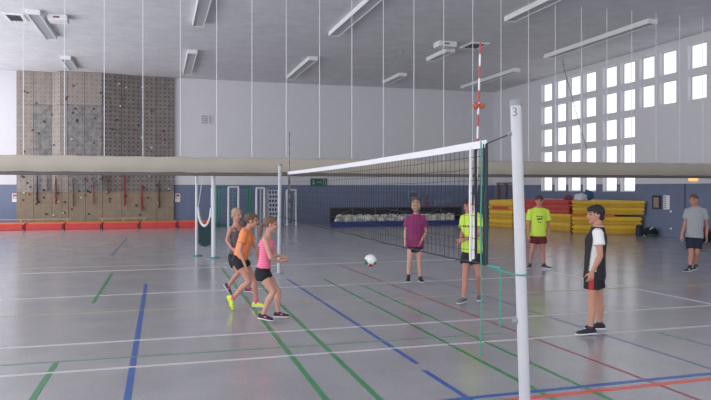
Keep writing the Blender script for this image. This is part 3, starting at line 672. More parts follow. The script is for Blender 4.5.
# ------------------------------------------------------------------ volleyball net and posts
N0 = at_d(519, 188, 4.8); N0.z = 0
pf = at_z(279, 273.5); N1 = Vector((pf.x, pf.y, 0))
def netpt(px):
    r = ray(px, 188); # intersect with the vertical plane through both posts
    d = N1-N0; den = r.x*d.y-r.y*d.x; t = (N0.x*d.y-N0.y*d.x)/den
    return Vector((r.x*t, r.y*t, 0)), t
POSTW = mat('post_white', (178, 179, 187), .4, .05, 5); CAPG = mat('post_cap_grey', (126, 130, 138), .5)
def vpost(base, top, r, label, number=False):
    t = thing('net_post', label, 'net post', base); ax = (top-base).normalized()
    bm = B(); tube(bm, [base+Vector((0, 0, .012)), top-ax*.045], r, 28); obj('tube', bm, POSTW, t, smooth=False)
    bm = B(); tube(bm, [top-ax*.045, top-ax*.012, top], [r*1.14, r*1.14, r*.95], 28); obj('cap', bm, CAPG, t)
    bm = B(); tube(bm, [base, base+Vector((0, 0, .014))], [.11, .10], 24); obj('floor_plate', bm, GREYM, t)
    bm = B(); s = FWD*-1; tube(bm, [base+ax*1.0-RGT*r, base+ax*1.0-RGT*(r+.03)], .02, 10); obj('hook', bm, CAPG, t); bm = B(); tube(bm, [base+ax*(top-base).length*.905-RGT*(r-.005), base+ax*(top-base).length*.905-RGT*(r+.025)], .014, 10); obj('hook', bm, CAPG, t)
    if number:
        cu = bpy.data.curves.new('n', 'FONT'); cu.body = '3'; cu.size = .09; cu.align_x = 'CENTER'; cu.align_y = 'CENTER'; cu.resolution_u = 8
        to = link('tmp', cu); dg = bpy.context.evaluated_depsgraph_get(); dg.update(); me = bpy.data.meshes.new_from_object(to.evaluated_get(dg)); bpy.data.objects.remove(to)
        b2 = bmesh.new(); b2.from_mesh(me); bmesh.ops.subdivide_edges(b2, edges=b2.edges, cuts=1)
        c = base+ax*((top-base).length-.095)
        for v in b2.verts:
            ang = v.co.x/r-.45; q = c+ax*v.co.y + RGT*math.sin(ang)*(r+.0015) - FWD*math.cos(ang)*(r+.0015); v.co = q
        obj('number_marking', b2, mat('marking_grey', (112, 114, 124), .7), t)
    return t
near_top = at_d(515.6, 99.5, 4.8); nb = at_d(526.5, 188, 4.8); nb.z = 0
vpost(nb, near_top, .0395, 'near white volleyball post with grey cap and a number three', True)
far_top = at_d(280, 163, FWD.dot(pf-EYE)); far_top.z = 2.5
vpost(N1, far_top, .04, 'far white volleyball post behind the girls')
ENDA, _ = netpt(486.5); ENDB, _ = netpt(288)
LN_ = (ENDB-ENDA).length; dn = (ENDB-ENDA).normalized()
def topz(u): return 2.300-.035*u-.05*4*u*(1-u)*.35
NH = .96
net = thing('volleyball_net', 'black volleyball net with white top tape between the two white posts', 'net', (ENDA+ENDB)/2*1+Vector((0, 0, 1.3)))
nn_ = Vector((-dn.y, dn.x, 0))
def NP(u, v):  # u along, v 0..1 downwards
    p = ENDA+dn*LN_*u; p.z = topz(u)-v*NH; w = .02*math.sin(u*9)*v + .012*noise.noise(Vector((u*12, v*3, 0)))
    return p+nn_*w+Vector((0, 0, .014*noise.noise(Vector((u*20, v*5, 4)))*min(1, v*4)))
bm = B(); nx, ny = int(LN_/.1), 10
for i in range(nx+1): tube(bm, [NP(i/nx, j/ny) for j in range(0, ny+1, 2)], .0021, 4)
for j in range(ny+1): tube(bm, [NP(i/nx, j/ny) for i in range(nx+1)], .0021, 4)
obj('net_mesh', bm, NETBLK, net)
def band(bm, pts, dirv, h, th):
    for i in range(len(pts)-1):
        a, b = pts[i], pts[i+1]; o1 = nn_*th; q = [a-o1, b-o1, b+o1, a+o1]
        lo = [bm.verts.new(p) for p in q]; hi = [bm.verts.new(p+dirv*h) for p in q]
        bm.faces.new(lo); bm.faces.new(hi)
        for k in range(4): bm.faces.new((lo[k], lo[(k+1) % 4], hi[(k+1) % 4], hi[k]))
bm = B(); band(bm, [NP(i/40, 0)-Vector((0, 0, .03)) for i in range(41)], UP, .06, .005); obj('top_tape', bm, mat('tape_white', (212, 212, 220), .6), net)
bm = B(); tube(bm, [NP(i/40, 1) for i in range(41)], .007, 6); obj('bottom_cord', bm, NETBLK, net)
bm = B(); tube(bm, [NP(0, v/6) for v in range(7)], .012, 6); tube(bm, [NP(0.004, v/6) for v in range(7)], .012, 6); obj('edge_cord', bm, mat('edge_dark', (30, 44, 52), .7), net)
TEAL = mat('cord_teal', (44, 138, 124), .6)
ge, _ = netpt(484.6)
bm = B(); z0 = topz(0); pts = [Vector((ge.x, ge.y, z))+nn_*.03+RGT*.004*math.sin(z*7) for z in (z0+.02, 2.0, 1.6, 1.3, 1.0, .85, .72, .62)]; tube(bm, pts, .006, 6)
tp = nb+(near_top-nb)*(1.33/near_top.z)
A = NP(0, 1); tube(bm, [A, A.lerp(tp, .5)-Vector((0, 0, .012)), tp-RGT*.038], .006, 6); tube(bm, [A.lerp(tp, .1), A.lerp(tp, .45)+Vector((0, 0, .005))], .011, 6)
tube(bm, [tp+Vector((.046*math.cos(k*PI/6), .046*math.sin(k*PI/6), 0)) for k in range(13)], .006, 6)
h = A.lerp(tp, .42); tube(bm, [h, h-Vector((0, 0, .2))+RGT*.006, h-Vector((0, 0, .43))], .0055, 6); ellip(bm, h-Vector((0, 0, .43)), XYZ, (.01, .01, .015), 8, 6)
obj('teal_tie_cord', bm, TEAL, net)
bm = B(); tube(bm, [NP(0, 0), near_top-(near_top-nb).normalized()*.245-RGT*.04], .0045, 6); tube(bm, [NP(1, 0), far_top-Vector((0, 0, .18))], .006, 6); tube(bm, [NP(1, 1), Vector((N1.x, N1.y, 1.3))], .005, 5); obj('tension_cord', bm, NETBLK, net)
# side bands and antennae
ANW = mat('antenna_white', (206, 204, 210), .5); ANR = mat('antenna_red', (162, 52, 60), .5)
for u_px, l, lean in ((472.0, 'near red and white striped antenna', .055), (289.0, 'far antenna', 0.0)):
    q, _ = netpt(u_px); u = (q-ENDA).length/LN_
    near = u_px > 400
    bm = B(); band(bm, [NP(u, v/8)+Vector((0, 0, 0)) for v in range(9)], dn, .024, .008); obj('side_band', bm, ANW if near else NETBLK, net)
    base = NP(u, .98)-nn_*.02-FWD*.015; top = base+Vector((0, 0, 1.79))+RGT*lean
    if near: bm = B(); tube(bm, [base+FWD*.05-dn*.06, base+FWD*.05-dn*.06+Vector((0, 0, NH*.98))], .012, 6); obj('dark_sleeve', bm, NETBLK, net)
    bw, br = B(), B(); K = 18
    for k in range(K):
        p0 = base.lerp(top, k/K); p1 = base.lerp(top, (k+1)/K); tgt = br if (k >= 9 and k % 2 == 1) or (not near and k % 2) else bw
        tube(tgt, [p0, p1], .0085 if k >= 9 else .014, 8)
    an = obj('antenna', bw, ANW if near else mat('antenna_grey', (120, 118, 124), .5), net); obj('red_stripes', br, ANR if near else mat('antenna_dark', (74, 56, 62), .5), an)  # far antenna in darker grey and dull red-brown
    if near:
        c = base.lerp(top, (2.32+.31-base.z)/1.79); bm = B()
        ellip(bm, c-RGT*.022, XYZ, (.028, .028, .03), 10, 8); ellip(bm, c+RGT*.028, XYZ, (.026, .026, .026), 10, 8); tube(bm, [c-RGT*.03, c+RGT*.04], .014, 8)
        obj('antenna_clip', bm, mat('clip_orange', (160, 74, 54), .6), net)

# ------------------------------------------------------------------ ball
d = 11.3; c = at_d(370.5, 260.5, d); bm = B(); bmesh.ops.create_icosphere(bm, subdivisions=4, radius=.105)
for f in bm.faces:
    p = f.calc_center_median().normalized(); x, z, y = p.dot(RGT), p.z, p.dot(FWD)
    f.material_index = 0; rr = math.hypot(x-.12, z-.3); a = math.degrees(math.atan2(z-.3, x-.12))
    if y > 0: f.material_index = 1 if abs(z) < .25 else (2 if abs(x) < .2 else 0)
    elif rr > .78:
        if -178 < a < -122: f.material_index = 1
        elif -116 < a < -74: f.material_index = 2
        elif -66 < a < -25: f.material_index = 1
    elif abs(rr-.74) < .025 or (rr < .7 and abs(math.sin(3.2*(z+x*.4))) < .05): f.material_index = 3
bmesh.ops.translate(bm, verts=bm.verts, vec=c)
tag(obj('volleyball', bm, None, loc=c, smooth=True, mats=[mat('ball_white', (232, 232, 234), .45), mat('ball_green', (34, 110, 78), .45), mat('ball_red', (190, 46, 54), .45), mat('ball_seam', (160, 164, 170), .6)]), 'white volleyball with green and red panels in mid air', 'ball')
# ------------------------------------------------------------------ people
EYEM = mat('eye_dark', (48, 38, 36), .4); LIPM = mat('lip_rose', (150, 88, 82), .6); SOLE = mat('sole_white', (214, 214, 216), .6)
def pj(px, py, d): return at_d(px, py, d)
def cv(u, v, w=0): return (RGT*u+FWD*v+UP*w)      # camera-side vector to world
def lerp(a, b, t): return a+(b-a)*t
def torso_frames(J, face):
    hp = (J['hipL']+J['hipR'])/2; sp = (J['shL']+J['shR'])/2
    lh = (J['hipL']-J['hipR']).normalized(); ls = (J['shL']-J['shR']).normalized()
    ax = (sp-hp)
    def fr(t, off=0.0):
        la = lerp(lh, ls, min(1, max(0, t))).normalized(); f = ax.normalized().cross(la) if False else la.cross(ax.normalized())
        if f.dot(face) < 0: f = -f
        la = (la-ax.normalized()*la.dot(ax.normalized())).normalized()
        return hp+ax*t+f*off, la, f
    return fr, hp, sp
def body_profile(k, female):
    if female: return [(-.20, .07, .075, 0), (-.10, .150, .105, -.012), (.05, .158, .108, -.014), (.22, .140, .098, -.004), (.42, .112, .082, .004), (.62, .122, .088, .008), (.80, .136, .102, .012), (.95, .140, .088, .0), (1.05, .124, .070, -.008), (1.12, .085, .062, -.010), (1.18, .058, .054, -.010)]
    return [(-.20, .07, .075, 0), (-.10, .150, .105, -.008), (.05, .155, .108, -.008), (.22, .146, .102, .0), (.42, .136, .096, .004), (.62, .148, .102, .006), (.80, .164, .112, .008), (.95, .170, .098, .0), (1.05, .145, .078, -.008), (1.12, .105, .070, -.010), (1.20, .074, .062, -.012)]
def prof_at(pr, t):
    for i in range(len(pr)-1):
        if t <= pr[i+1][0]:
            a, b = pr[i], pr[i+1]; s = max(0, (t-a[0])/(b[0]-a[0])); return tuple(lerp(a[q], b[q], s) for q in (1, 2, 3))
    return pr[-1][1:]
def hand(bm, wrist, d, n, side, k, curl=22):
    """d: palm direction, n: palm normal (fingers curl towards it), side: direction of the thumb"""
    d = d.normalized(); n = (n-d*n.dot(d)).normalized(); s = d.cross(n).normalized()
    if s.dot(side) < 0: s = -s
    pal = wrist+d*.048*k
    loft(bm, [(wrist-d*.01*k, s, n, .025*k, .019*k), (wrist+d*.02*k, s, n, .034*k, .018*k), (pal+d*.005*k, s, n, .041*k, .0165*k), (wrist+d*.092*k, s, n, .040*k, .0125*k)], 14, 2.2)
    for i, (off, L) in enumerate(((.031, .070), (.0105, .079), (-.0105, .073), (-.031, .057))):
        p = wrist+d*.084*k+s*off*k; dd = (d+s*off*3.2).normalized(); pts = [p]; a = math.radians(curl*(.55+.16*i))
        for q in (.44, .30, .26):
            dd = (Matrix.Rotation(a if (s.cross(dd)).dot(n) > 0 else -a, 3, s) @ dd); pts.append(pts[-1]+dd*L*q*k)
        tube(bm, pts, [.0092*k, .0088*k, .0082*k, .0068*k], 8, True)
    p = wrist+d*.022*k+s*.026*k; dd = (d*.75+s*.8+n*.35).normalized(); p2 = p+dd*.036*k; dd2 = (d*.95+s*.35+n*.35).normalized(); p3 = p2+dd2*.03*k
    tube(bm, [p, p2, p3, p3+dd2*.022*k], [.013*k, .0115*k, .0098*k, .008*k], 8, True)
def facing_axes(hd):
    f = hd.normalized(); r = f.cross(UP).normalized(); u = r.cross(f).normalized(); return r, f, u     # r: person's right
def build_person(label, J, face, hd, k, female, skin, hairm, hair_style, voxel=.0075, top=None, bottom=None, shoes=None, hands=None, thick=1.0, extra=None, head_k=1.08):
    """J: world joints. top/bottom/shoes: dicts of clothing"""
    base = Vector(((J['anL'].x+J['anR'].x)/2, (J['anL'].y+J['anR'].y)/2, 0))
    fr, hp, sp = torso_frames(J, face); pr = body_profile(k, female)
    bm = B()
    secs = []
    for t, hw, hdp, off in pr:
        c, la, f = fr(t, off*k); secs.append((c, la, f, hw*k*thick, hdp*k*thick))
    loft(bm, secs, 24, 2.3)
    # neck and head
    r, f, u = facing_axes(hd); hc = J['head']; hk = k*head_k
    nb_, la, tf = fr(1.07); neck_top = hc-u*.055*hk-f*.018*hk
    tube(bm, [nb_, nb_.lerp(neck_top, .5), neck_top], [.070*k, .060*k*(.88 if female else 1), .058*k*(.88 if female else 1)], 16, True)
    ax3 = (r, f, u)
    ellip(bm, hc+u*.024*hk-f*.004*hk, ax3, (.073*hk, .094*hk, .092*hk), 22, 16)
    ellip(bm, hc-u*.030*hk+f*.022*hk, ax3, (.060*hk, .068*hk, .074*hk), 20, 14)
    ellip(bm, hc-u*.088*hk+f*.058*hk, ax3, (.026*hk, .026*hk, .022*hk), 14, 10)
    tube(bm, [hc+u*.022*hk+f*.088*hk, hc-u*.006*hk+f*.102*hk, hc-u*.022*hk+f*.104*hk], [.008*hk, .012*hk, .014*hk], 8, True)
    ellip(bm, hc-u*.052*hk+f*.086*hk, ax3, (.024*hk, .012*hk, .011*hk), 12, 8)
    ellip(bm, hc+u*.034*hk+f*.082*hk, ax3, (.050*hk, .014*hk, .010*hk), 14, 8)
    for s in (-1, 1):
        ellip(bm, hc+r*s*.076*hk-f*.006*hk, ax3, (.011*hk, .020*hk, .032*hk), 10, 8)
        ellip(bm, hc+r*s*.033*hk-u*.020*hk+f*.068*hk, ax3, (.022*hk, .018*hk, .020*hk), 10, 8)
    # limbs
    for S in 'LR':
        sh, el, wr = J['sh'+S], J['el'+S], J['wr'+S]; a = thick*k*(.86 if female else 1)
        tube(bm, [sh.lerp(sp, .25), sh, sh.lerp(el, .25), sh.lerp(el, .55), el, el.lerp(wr, .25), el.lerp(wr, .65), wr], [.055*a, .054*a, .047*a, .043*a, .036*a, .039*a, .031*a, .0245*a], 14, True)
        hi, kn, an = J['hip'+S], J['kn'+S], J['an'+S]; a = thick*k*(.98 if female else 1)
        bk = -face*.014*k
        tube(bm, [hi.lerp(hp, .1), hi.lerp(kn, .15), hi.lerp(kn, .45), hi.lerp(kn, .8), kn, kn.lerp(an, .15), kn.lerp(an, .32)+bk, kn.lerp(an, .6)+bk*.4, kn.lerp(an, .88), an-UP*.02], [.078*a, .084*a, .074*a, .056*a, .053*a, .049*a, .054*a, .043*a, .033*a, .035*a], 16, True)
        H = hands[S]; hand(bm, wr, H[0], H[1], H[2], k*(.93 if female else 1.0), H[3] if len(H) > 3 else 22)
    if voxel: bm = remesh(bm, voxel, 3, .4)
    for fc in bm.faces:
        p = fc.calc_center_median()-hc; x, y, z = p.dot(r)/hk, p.dot(f)/hk, p.dot(u)/hk
        if y > .04:
            if ((abs(x)-.032)/.016)**2+((z-.010)/.009)**2 < 1: fc.material_index = 1
            elif abs(abs(x)-.034) < .020 and abs(z-.036) < .0055: fc.material_index = 3
            elif abs(x) < .025 and abs(z+.052) < .008 and y > .07: fc.material_index = 2
    o = obj('person', bm, None, loc=base, smooth=True, mats=[skin, EYEM, LIPM, hairm]); tag(o, label, 'person')
    # ---- shoes and socks
    for S in 'LR':
        sh = shoes[S]; an = J['an'+S]; toe = sh['toe'].normalized(); upv = sh.get('up', UP); upv = (upv-toe*upv.dot(toe)).normalized(); sd = toe.cross(upv).normalized()
        L = .275*k*(.92 if female else 1); q = an-upv*.078*k     # point under the ankle on the sole plane
        heel = q-toe*.068*k
        def sec(t, hw, h0, h1): return (heel+toe*L*t+upv*(h0+h1)/2*k, sd, upv, hw*k, (h1-h0)/2*k)
        bm = B(); loft(bm, [sec(0, .022, .018, .058), sec(.05, .033, .012, .078), sec(.22, .036, .012, .098), sec(.36, .036, .012, .092), sec(.55, .044, .012, .068), sec(.78, .047, .012, .052), sec(.93, .036, .012, .040), sec(1.0, .016, .016, .030)], 16, 2.5)
        so = obj('shoe', bm, sh['mat'], o, smooth=True)
        bm = B(); loft(bm, [sec(-.02, .022, .0, .02), sec(.06, .036, -.002, .022), sec(.3, .038, -.002, .020), sec(.55, .046, -.002, .018), sec(.8, .049, -.002, .017), sec(.95, .038, .0, .018), sec(1.02, .018, .004, .02)], 16, 3); obj('sole', bm, sh.get('sole', SOLE), so, smooth=True)
        if 'accent' in sh:
            bm = B(); loft(bm, [sec(.42, .0455, .03, .070), sec(.52, .0465, .03, .067), sec(.60, .047, .03, .062)], 14, 2.6); obj('laces', bm, sh['accent'], so, smooth=True)
        if 'sock' in sh:
            kn = J['kn'+S]; h = sh.get('sock_h', .16); a = k
            bm = B(); tube(bm, [an-upv*.02*k, an, an.lerp(kn, h)], [.040*a, .040*a, .040*a+h*.02], 14); obj('sock', bm, sh['sock'], o, smooth=True)
    # ---- bottoms
    if bottom:
        bm = B(); inf = bottom.get('inf', .018); secs = []
        for t in (-.22, -.12, -.02, .08, bottom.get('waist', .2)):
            hw, hdp, off = prof_at(pr, t); c, la, ff = fr(t, off*k)
            if t < -.2: hw, hdp = .11, .085
            secs.append((c, la, ff, (hw*thick+inf)*k, (hdp*thick+inf)*k))
        loft(bm, secs, 22, 2.3)
        for S in 'LR':
            hi, kn = J['hip'+S], J['kn'+S]; e = bottom['len']; fl_ = bottom.get('flare', 0)
            tube(bm, [hi.lerp(hp, .1), hi.lerp(kn, .15), hi.lerp(kn, e*.6), hi.lerp(kn, e)], [(.078*thick+inf)*k, (.086*thick+inf)*k, (.082*thick+inf+fl_*.5)*k, (.074*thick+inf+fl_)*k], 18)
        bm = remesh(bm, .010, 3, .4)
        mats = [bottom['mat']]+([bottom['stripe']] if 'stripe' in bottom else [])
        if 'stripe' in bottom:
            for fc in bm.faces:
                p = fc.calc_center_median(); c, la, ff = fr(0); q = p-c
                if abs(q.dot(ff)+bottom.get('soff', 0)) < .03*k and abs(q.dot(la)) > .07*k and (q.dot(la) > 0) == (bottom.get('sside', 1) > 0): fc.material_index = 1
        obj('shorts', bm, None, o, smooth=True, mats=mats)
    # ---- tops
    for T in (top if isinstance(top, list) else [top]):
        if not T: continue
        bm = B(); inf = T.get('inf', .020); secs = []; t0, t1 = T.get('t0', -.10), T.get('t1', 1.155); N = 10
        for i in range(N+1):
            t = lerp(t0, t1, i/N); hw, hdp, off = prof_at(pr, max(t, -.08)); c, la, ff = fr(t, off*k)
            if T.get('loose') and t < .7: hw = max(hw, lerp(.150, prof_at(pr, .7)[0], max(0, t)/.7)); hdp = max(hdp, .100)
            g = inf*(1 if t < .95 else .5); secs.append((c, la, ff, (hw*thick+g+T.get('flare', 0)*max(0, .4-t))*k, (hdp*thick+g+T.get('flare', 0)*max(0, .4-t))*k))
        loft(bm, secs, 24, 2.3)
        if 'sleeve' in T:
            for S in 'LR':
                shj, el = J['sh'+S], J['el'+S]; e = T['sleeve']; a = k*(.86 if female else 1)*thick
                tube(bm, [shj.lerp(sp, .35)+UP*.005, shj+UP*.003, shj.lerp(el, e*.5), shj.lerp(el, e)], [(.052*a+inf*.8), (.056*a+inf*.8), (.050*a+inf*1.1), (.050*a+inf*1.3)], 16, False)
        if T.get('straps'):
            for s in (-1, 1):
                c, la, ff = fr(.84); c2, _, _ = fr(1.09); w = .085*k
                tube(bm, [c+la*s*w+ff*.10*k, fr(.97)[0]+la*s*w+ff*.082*k, c2+la*s*w*.9+UP*.0*k, fr(.97)[0]+la*s*w*.8-ff*.085*k, c+la*s*w*.7-ff*.10*k], .022*k, 8, True)
        bm = remesh(bm, T.get('vox', .010), 3, .4)
        c0, la, ff = fr(0); axn = (sp-hp)
        if 'noise' in T:
            for v in bm.verts: v.co += v.normal*T['noise']*noise.noise(v.co*9)
        if T.get('open_sides'):
            kill = []
            for fc in bm.faces:
                q = fc.calc_center_median()-c0; c, l2, f2 = fr(q.dot(axn)/axn.length_squared); l_ = abs((fc.calc_center_median()-c).dot(l2)); t = q.dot(axn)/axn.length_squared; fv = (fc.calc_center_median()-c).dot(f2)
                if (.12 < t < .96 and abs(fv) < .052*k and l_ > .09*k) : kill.append(fc)
            bmesh.ops.delete(bm, geom=kill, context='FACES')
        mats = [T['mat']]+([T['print']] if 'print' in T else [])
        if 'print' in T:
            for fc in bm.faces:
                p = fc.calc_center_median(); t = (p-c0).dot(axn)/axn.length_squared; c, l2, f2 = fr(t); x = (p-c).dot(l2)/k; y = (p-c).dot(f2)
                if y > 0 and T['glyph'](x, t): fc.material_index = 1
        obj(T.get('name', 'shirt'), bm, None, o, smooth=True, mats=mats)
    # ---- hair
    hs = hair_style; bm = B(); g = hs.get('vol', 1.0)
    ellip(bm, hc+u*(.036+.004*g)*hk-f*.020*hk, ax3, (.081*hk*g, .093*hk*g, .088*hk*g), 22, 16)
    ellip(bm, hc+u*.076*hk+f*hs.get('fringe', .01)*hk, ax3, (.070*hk*g, .084*hk*g, .044*hk*g), 20, 12)
    if hs.get('back'): ellip(bm, hc-u*.03*hk-f*.055*hk, ax3, (.066*hk, .052*hk, hs['back']*hk), 16, 12)
    if hs.get('sides'):
        for s in (-1, 1): ellip(bm, hc-u*.01*hk-f*.012*hk+r*s*.066*hk, ax3, (.022*hk, .040*hk, hs['sides']*hk), 12, 10)
    if 'tail' in hs:
        pts = [hc+f*a*hk+u*b*hk+r*c*hk for a, b, c in hs['tail']]; tube(bm, pts, [x*hk for x in hs['tail_r']], 12, True)
    bm = remesh(bm, .009, 2, .4)
    for v in bm.verts: v.co += v.normal*.011*hk*noise.noise(v.co*45)
    obj('hair', bm, hairm, o, smooth=True)
    if 'tail' in hs:
        bm = B(); p = pts[1]; dd = (pts[2]-pts[0]).normalized(); tube(bm, [p-dd*.008, p+dd*.008], hs['tail_r'][1]*1.25*hk, 12); obj('hair_tie', bm, DARK, o)
    if extra: extra(o, fr, J, k)
    return o
def joints(d0, spec):
    return {n: pj(v[0], v[1], d0+(v[2] if len(v) > 2 else 0)) for n, v in spec.items()}
def report(name, J):
    L = lambda a, b: (J[a]-J[b]).length
    if DEBUG: print('BODY', name, ' '.join('%s=%.2f' % (n, L(a, b)) for n, a, b in (('uaL', 'shL', 'elL'), ('faL', 'elL', 'wrL'), ('uaR', 'shR', 'elR'), ('faR', 'elR', 'wrR'), ('thL', 'hipL', 'knL'), ('siL', 'knL', 'anL'), ('thR', 'hipR', 'knR'), ('siR', 'knR', 'anR'), ('shw', 'shL', 'shR'), ('tor', 'shL', 'hipL'))), 'anz %.2f %.2f' % (J['anL'].z, J['anR'].z), 'head %.2f' % J['head'].z)
DEBUG = False
SK = lambda n, c: mat('skin_'+n, (c[0]*.90, c[1]*.86, c[2]*.88), .6, .04, 9)
LIME = mat('shirt_lime', (188, 218, 72), .85, .05, 5); LPR = mat('shirt_print_green', (58, 96, 60), .85)
# 1 -- black vest player, standing in profile, facing left
d = 9.0
J = joints(d, {'hipL': (592.5, 276, -.10), 'hipR': (595.5, 275.5, .09), 'knL': (591.5, 302.5, -.12), 'knR': (599, 300.5, .11), 'anL': (590.8, 328.3, -.13), 'anR': (600.0, 323.6, .14),
    'shL': (598.0, 233.5, -.19), 'shR': (596.0, 232.5, .18), 'elL': (600.5, 256, -.25), 'elR': (598, 254, .22), 'wrL': (592.2, 272.0, -.22), 'wrR': (594, 271, .2), 'head': (595.6, 215.2, 0)})
report('vest', J); fc = cv(-1, -.05); hn = (cv(-.25, 0, -1), cv(0, 1, 0), cv(-1, 0, 0), 30)
shoe = mat('shoe_navy', (28, 32, 52), .7, .08)
def g_none(x, t): return False
TEE = dict(mat=mat('tee_white', (222, 222, 222), .9, .03, 8), sleeve=.52, inf=.020, t0=-.04, noise=.006, loose=True)
BIB = dict(name='vest', mat=mat('vest_black', (30, 31, 38), .85, .08, 8), inf=.034, t0=-.08, t1=1.15, open_sides=True, noise=.006, loose=True)
build_person('dark-haired person in black vest over white t-shirt standing in profile at the right', J, fc, cv(-1, -.03, -.02), 1.0, False, SK('tan', (198, 146, 120)), mat('hair_black', (26, 24, 28), .7), dict(vol=1.06, fringe=.014, back=.045),
    top=[TEE, BIB], bottom=dict(mat=BLACK_CL, len=.50, inf=.022, flare=.012, stripe=mat('stripe_red', (168, 40, 48), .9), sside=1, soff=0.01), hands={'L': hn, 'R': hn},
    shoes={'L': dict(toe=cv(-1, -.12, -.02), mat=shoe, accent=DARK, sock=DARK, sock_h=.08), 'R': dict(toe=cv(-1, .15), mat=shoe, accent=DARK, sock=DARK, sock_h=.08)})
# 2 -- far lime player, facing the camera
d = 16.2
J = joints(d, {'hipR': (534.3, 236, 0), 'hipL': (541.8, 236, 0), 'knR': (532, 251.5, -.04), 'knL': (542.6, 251.5, -.03), 'anR': (530.0, 264.6, 0), 'anL': (544.0, 265, -.1),
    'shR': (530.6, 211.4, 0), 'shL': (546.4, 211.4, 0), 'elR': (528.3, 226.3, -.02), 'elL': (549.2, 226.3, 0), 'wrR': (528.6, 236.2, -.1), 'wrL': (548.4, 236, -.1), 'head': (539.3, 201.4, -.02)})
report('farlime', J)
def g_lime(x, t):
    return (abs(t-.80) < .035 and abs(x) < .085 and int((x+1)*60) % 3 != 0) or (abs(t-.70-.25*x) < .035 and abs(x) < .07 and t < .76) or (abs(t-.58) < .02 and abs(x) < .06 and int((x+1)*70) % 3 != 0)
hr = lambda s: (cv(.02*s, -.06, -1), cv(-s, .2, 0), cv(0, -1, 0), 28)
build_person('person in lime t-shirt with dark print and maroon shorts facing the camera far back', J, cv(-.05, -1), cv(-.30, -1, 0), 1.0, False, SK('warm', (188, 134, 112)), mat('hair_brown_dark', (66, 50, 44), .8), dict(vol=1.03, fringe=.02), head_k=1.14,
    top=dict(mat=LIME, sleeve=.62, inf=.028, flare=.04, t0=.0, noise=.008, loose=True, vox=.009, print=LPR, glyph=g_lime), bottom=dict(mat=mat('shorts_maroon', (92, 30, 42), .9, .08), len=.50, inf=.022, flare=.015, waist=.15), hands={'R': hr(-1), 'L': hr(1)},
    shoes={'R': dict(toe=cv(-.5, -1), mat=mat('shoe_slate', (58, 64, 80), .7), sock=DARK, sock_h=.1), 'L': dict(toe=cv(.75, -.8), mat=mat('shoe_slate', (58, 64, 80), .7), sock=DARK, sock_h=.1)})
# 3 -- near lime player behind the net
d = 11.4
J = joints(d, {'hipL': (476.7, 254.5, -.08), 'hipR': (467.5, 254, .08), 'knL': (478.7, 275.5, -.1), 'knR': (465.2, 276.3, -.02), 'anL': (479.2, 295.0, .10), 'anR': (463.8, 297.6, -.10),
    'shL': (479.8, 218.3, -.13), 'shR': (465.0, 217.8, .12), 'elL': (479.6, 234.4, -.28), 'elR': (462.5, 233.5, .02), 'wrL': (464.8, 239.4, -.36), 'wrR': (460.0, 243.2, -.26), 'head': (469.8, 206.5, -.03)})
report('nearlime', J)
build_person('person in lime t-shirt and black shorts behind the near end of the net', J, cv(-.66, -.75), cv(-.95, -.45, -.02), 1.0, False, SK('warm2', (192, 134, 114)), mat('hair_brown_black', (48, 38, 36), .8), dict(vol=1.03, fringe=.018, back=.05),
    top=dict(mat=LIME, sleeve=.62, inf=.034, flare=.03, t0=.06, noise=.010, loose=True, print=LPR, glyph=lambda x, t: abs(t-.78) < .03 and abs(x) < .08 and int((x+1)*60) % 3 != 0), bottom=dict(mat=BLACK_CL, len=.44, inf=.024, flare=.014, stripe=mat('logo_lime', (190, 220, 60), .8), sside=0, soff=9),
    hands={'L': (cv(-1, -.1, -.25), cv(0, 1, -.3), UP, 40), 'R': (cv(-.45, -.4, -.6), cv(.6, -.3, 0), UP, 40)},
    shoes={'L': dict(toe=cv(-.2, -.9), mat=mat('shoe_grey', (96, 98, 106), .7), sock=mat('sock_grey', (150, 152, 158), .9), sock_h=.05), 'R': dict(toe=cv(-.55, -.7), mat=mat('shoe_grey', (96, 98, 106), .7), sock=mat('sock_grey', (150, 152, 158), .9), sock_h=.05)})
# 4 -- magenta shirt woman
d = 13.75
J = joints(d, {'hipR': (411.3, 246, .02), 'hipL': (418.8, 246, 0), 'knR': (409.4, 262, 0), 'knL': (419.0, 262, 0), 'anR': (408.4, 277.8, 0), 'anL': (420.3, 278, 0),
    'shR': (409.0, 218.3, 0), 'shL': (422.3, 218.3, 0), 'elR': (405.2, 231.5, .03), 'elL': (426.2, 231.5, .03), 'wrR': (405.0, 241.2, -.1), 'wrL': (421.6, 240.3, -.16), 'head': (415.7, 206.2, -.02)})
report('magenta', J)
bl = mat('hair_blond', (172, 140, 106), .8, .1, 30)
build_person('person in loose magenta t-shirt and short black shorts facing the net', J, cv(-.05, -1), cv(-.45, -1, -.02), .95, True, SK('pale', (214, 170, 150)), bl, dict(vol=1.05, fringe=.0, sides=.06, tail=[(-.06, .01, 0), (-.09, -.01, 0), (-.10, -.06, .02), (-.08, -.11, .03)], tail_r=[.03, .028, .03, .015]),
    top=dict(mat=mat('shirt_magenta', (136, 42, 98), .9, .06, 6), sleeve=.66, inf=.032, t0=-.02, noise=.010, loose=True, flare=.04, print=mat('print_wine', (112, 32, 84), .9), glyph=lambda x, t: .45 < t < .8 and abs(x) < .07 and (int((x+1)*45)+int(t*18)) % 3 == 0), bottom=dict(mat=BLACK_CL, len=.20, inf=.014),
    hands={'R': (cv(-.1, -.1, -1), cv(1, .2, 0), cv(0, -1, 0), 25), 'L': (cv(-.35, -.2, -1), cv(-1, .2, .2), cv(0, -1, 0), 25)},
    shoes={'R': dict(toe=cv(-.15, -1), mat=mat('shoe_black', (34, 36, 46), .7), sock=DARK, sock_h=.22), 'L': dict(toe=cv(.15, -1), mat=mat('shoe_black', (34, 36, 46), .7), sock=DARK, sock_h=.10)})
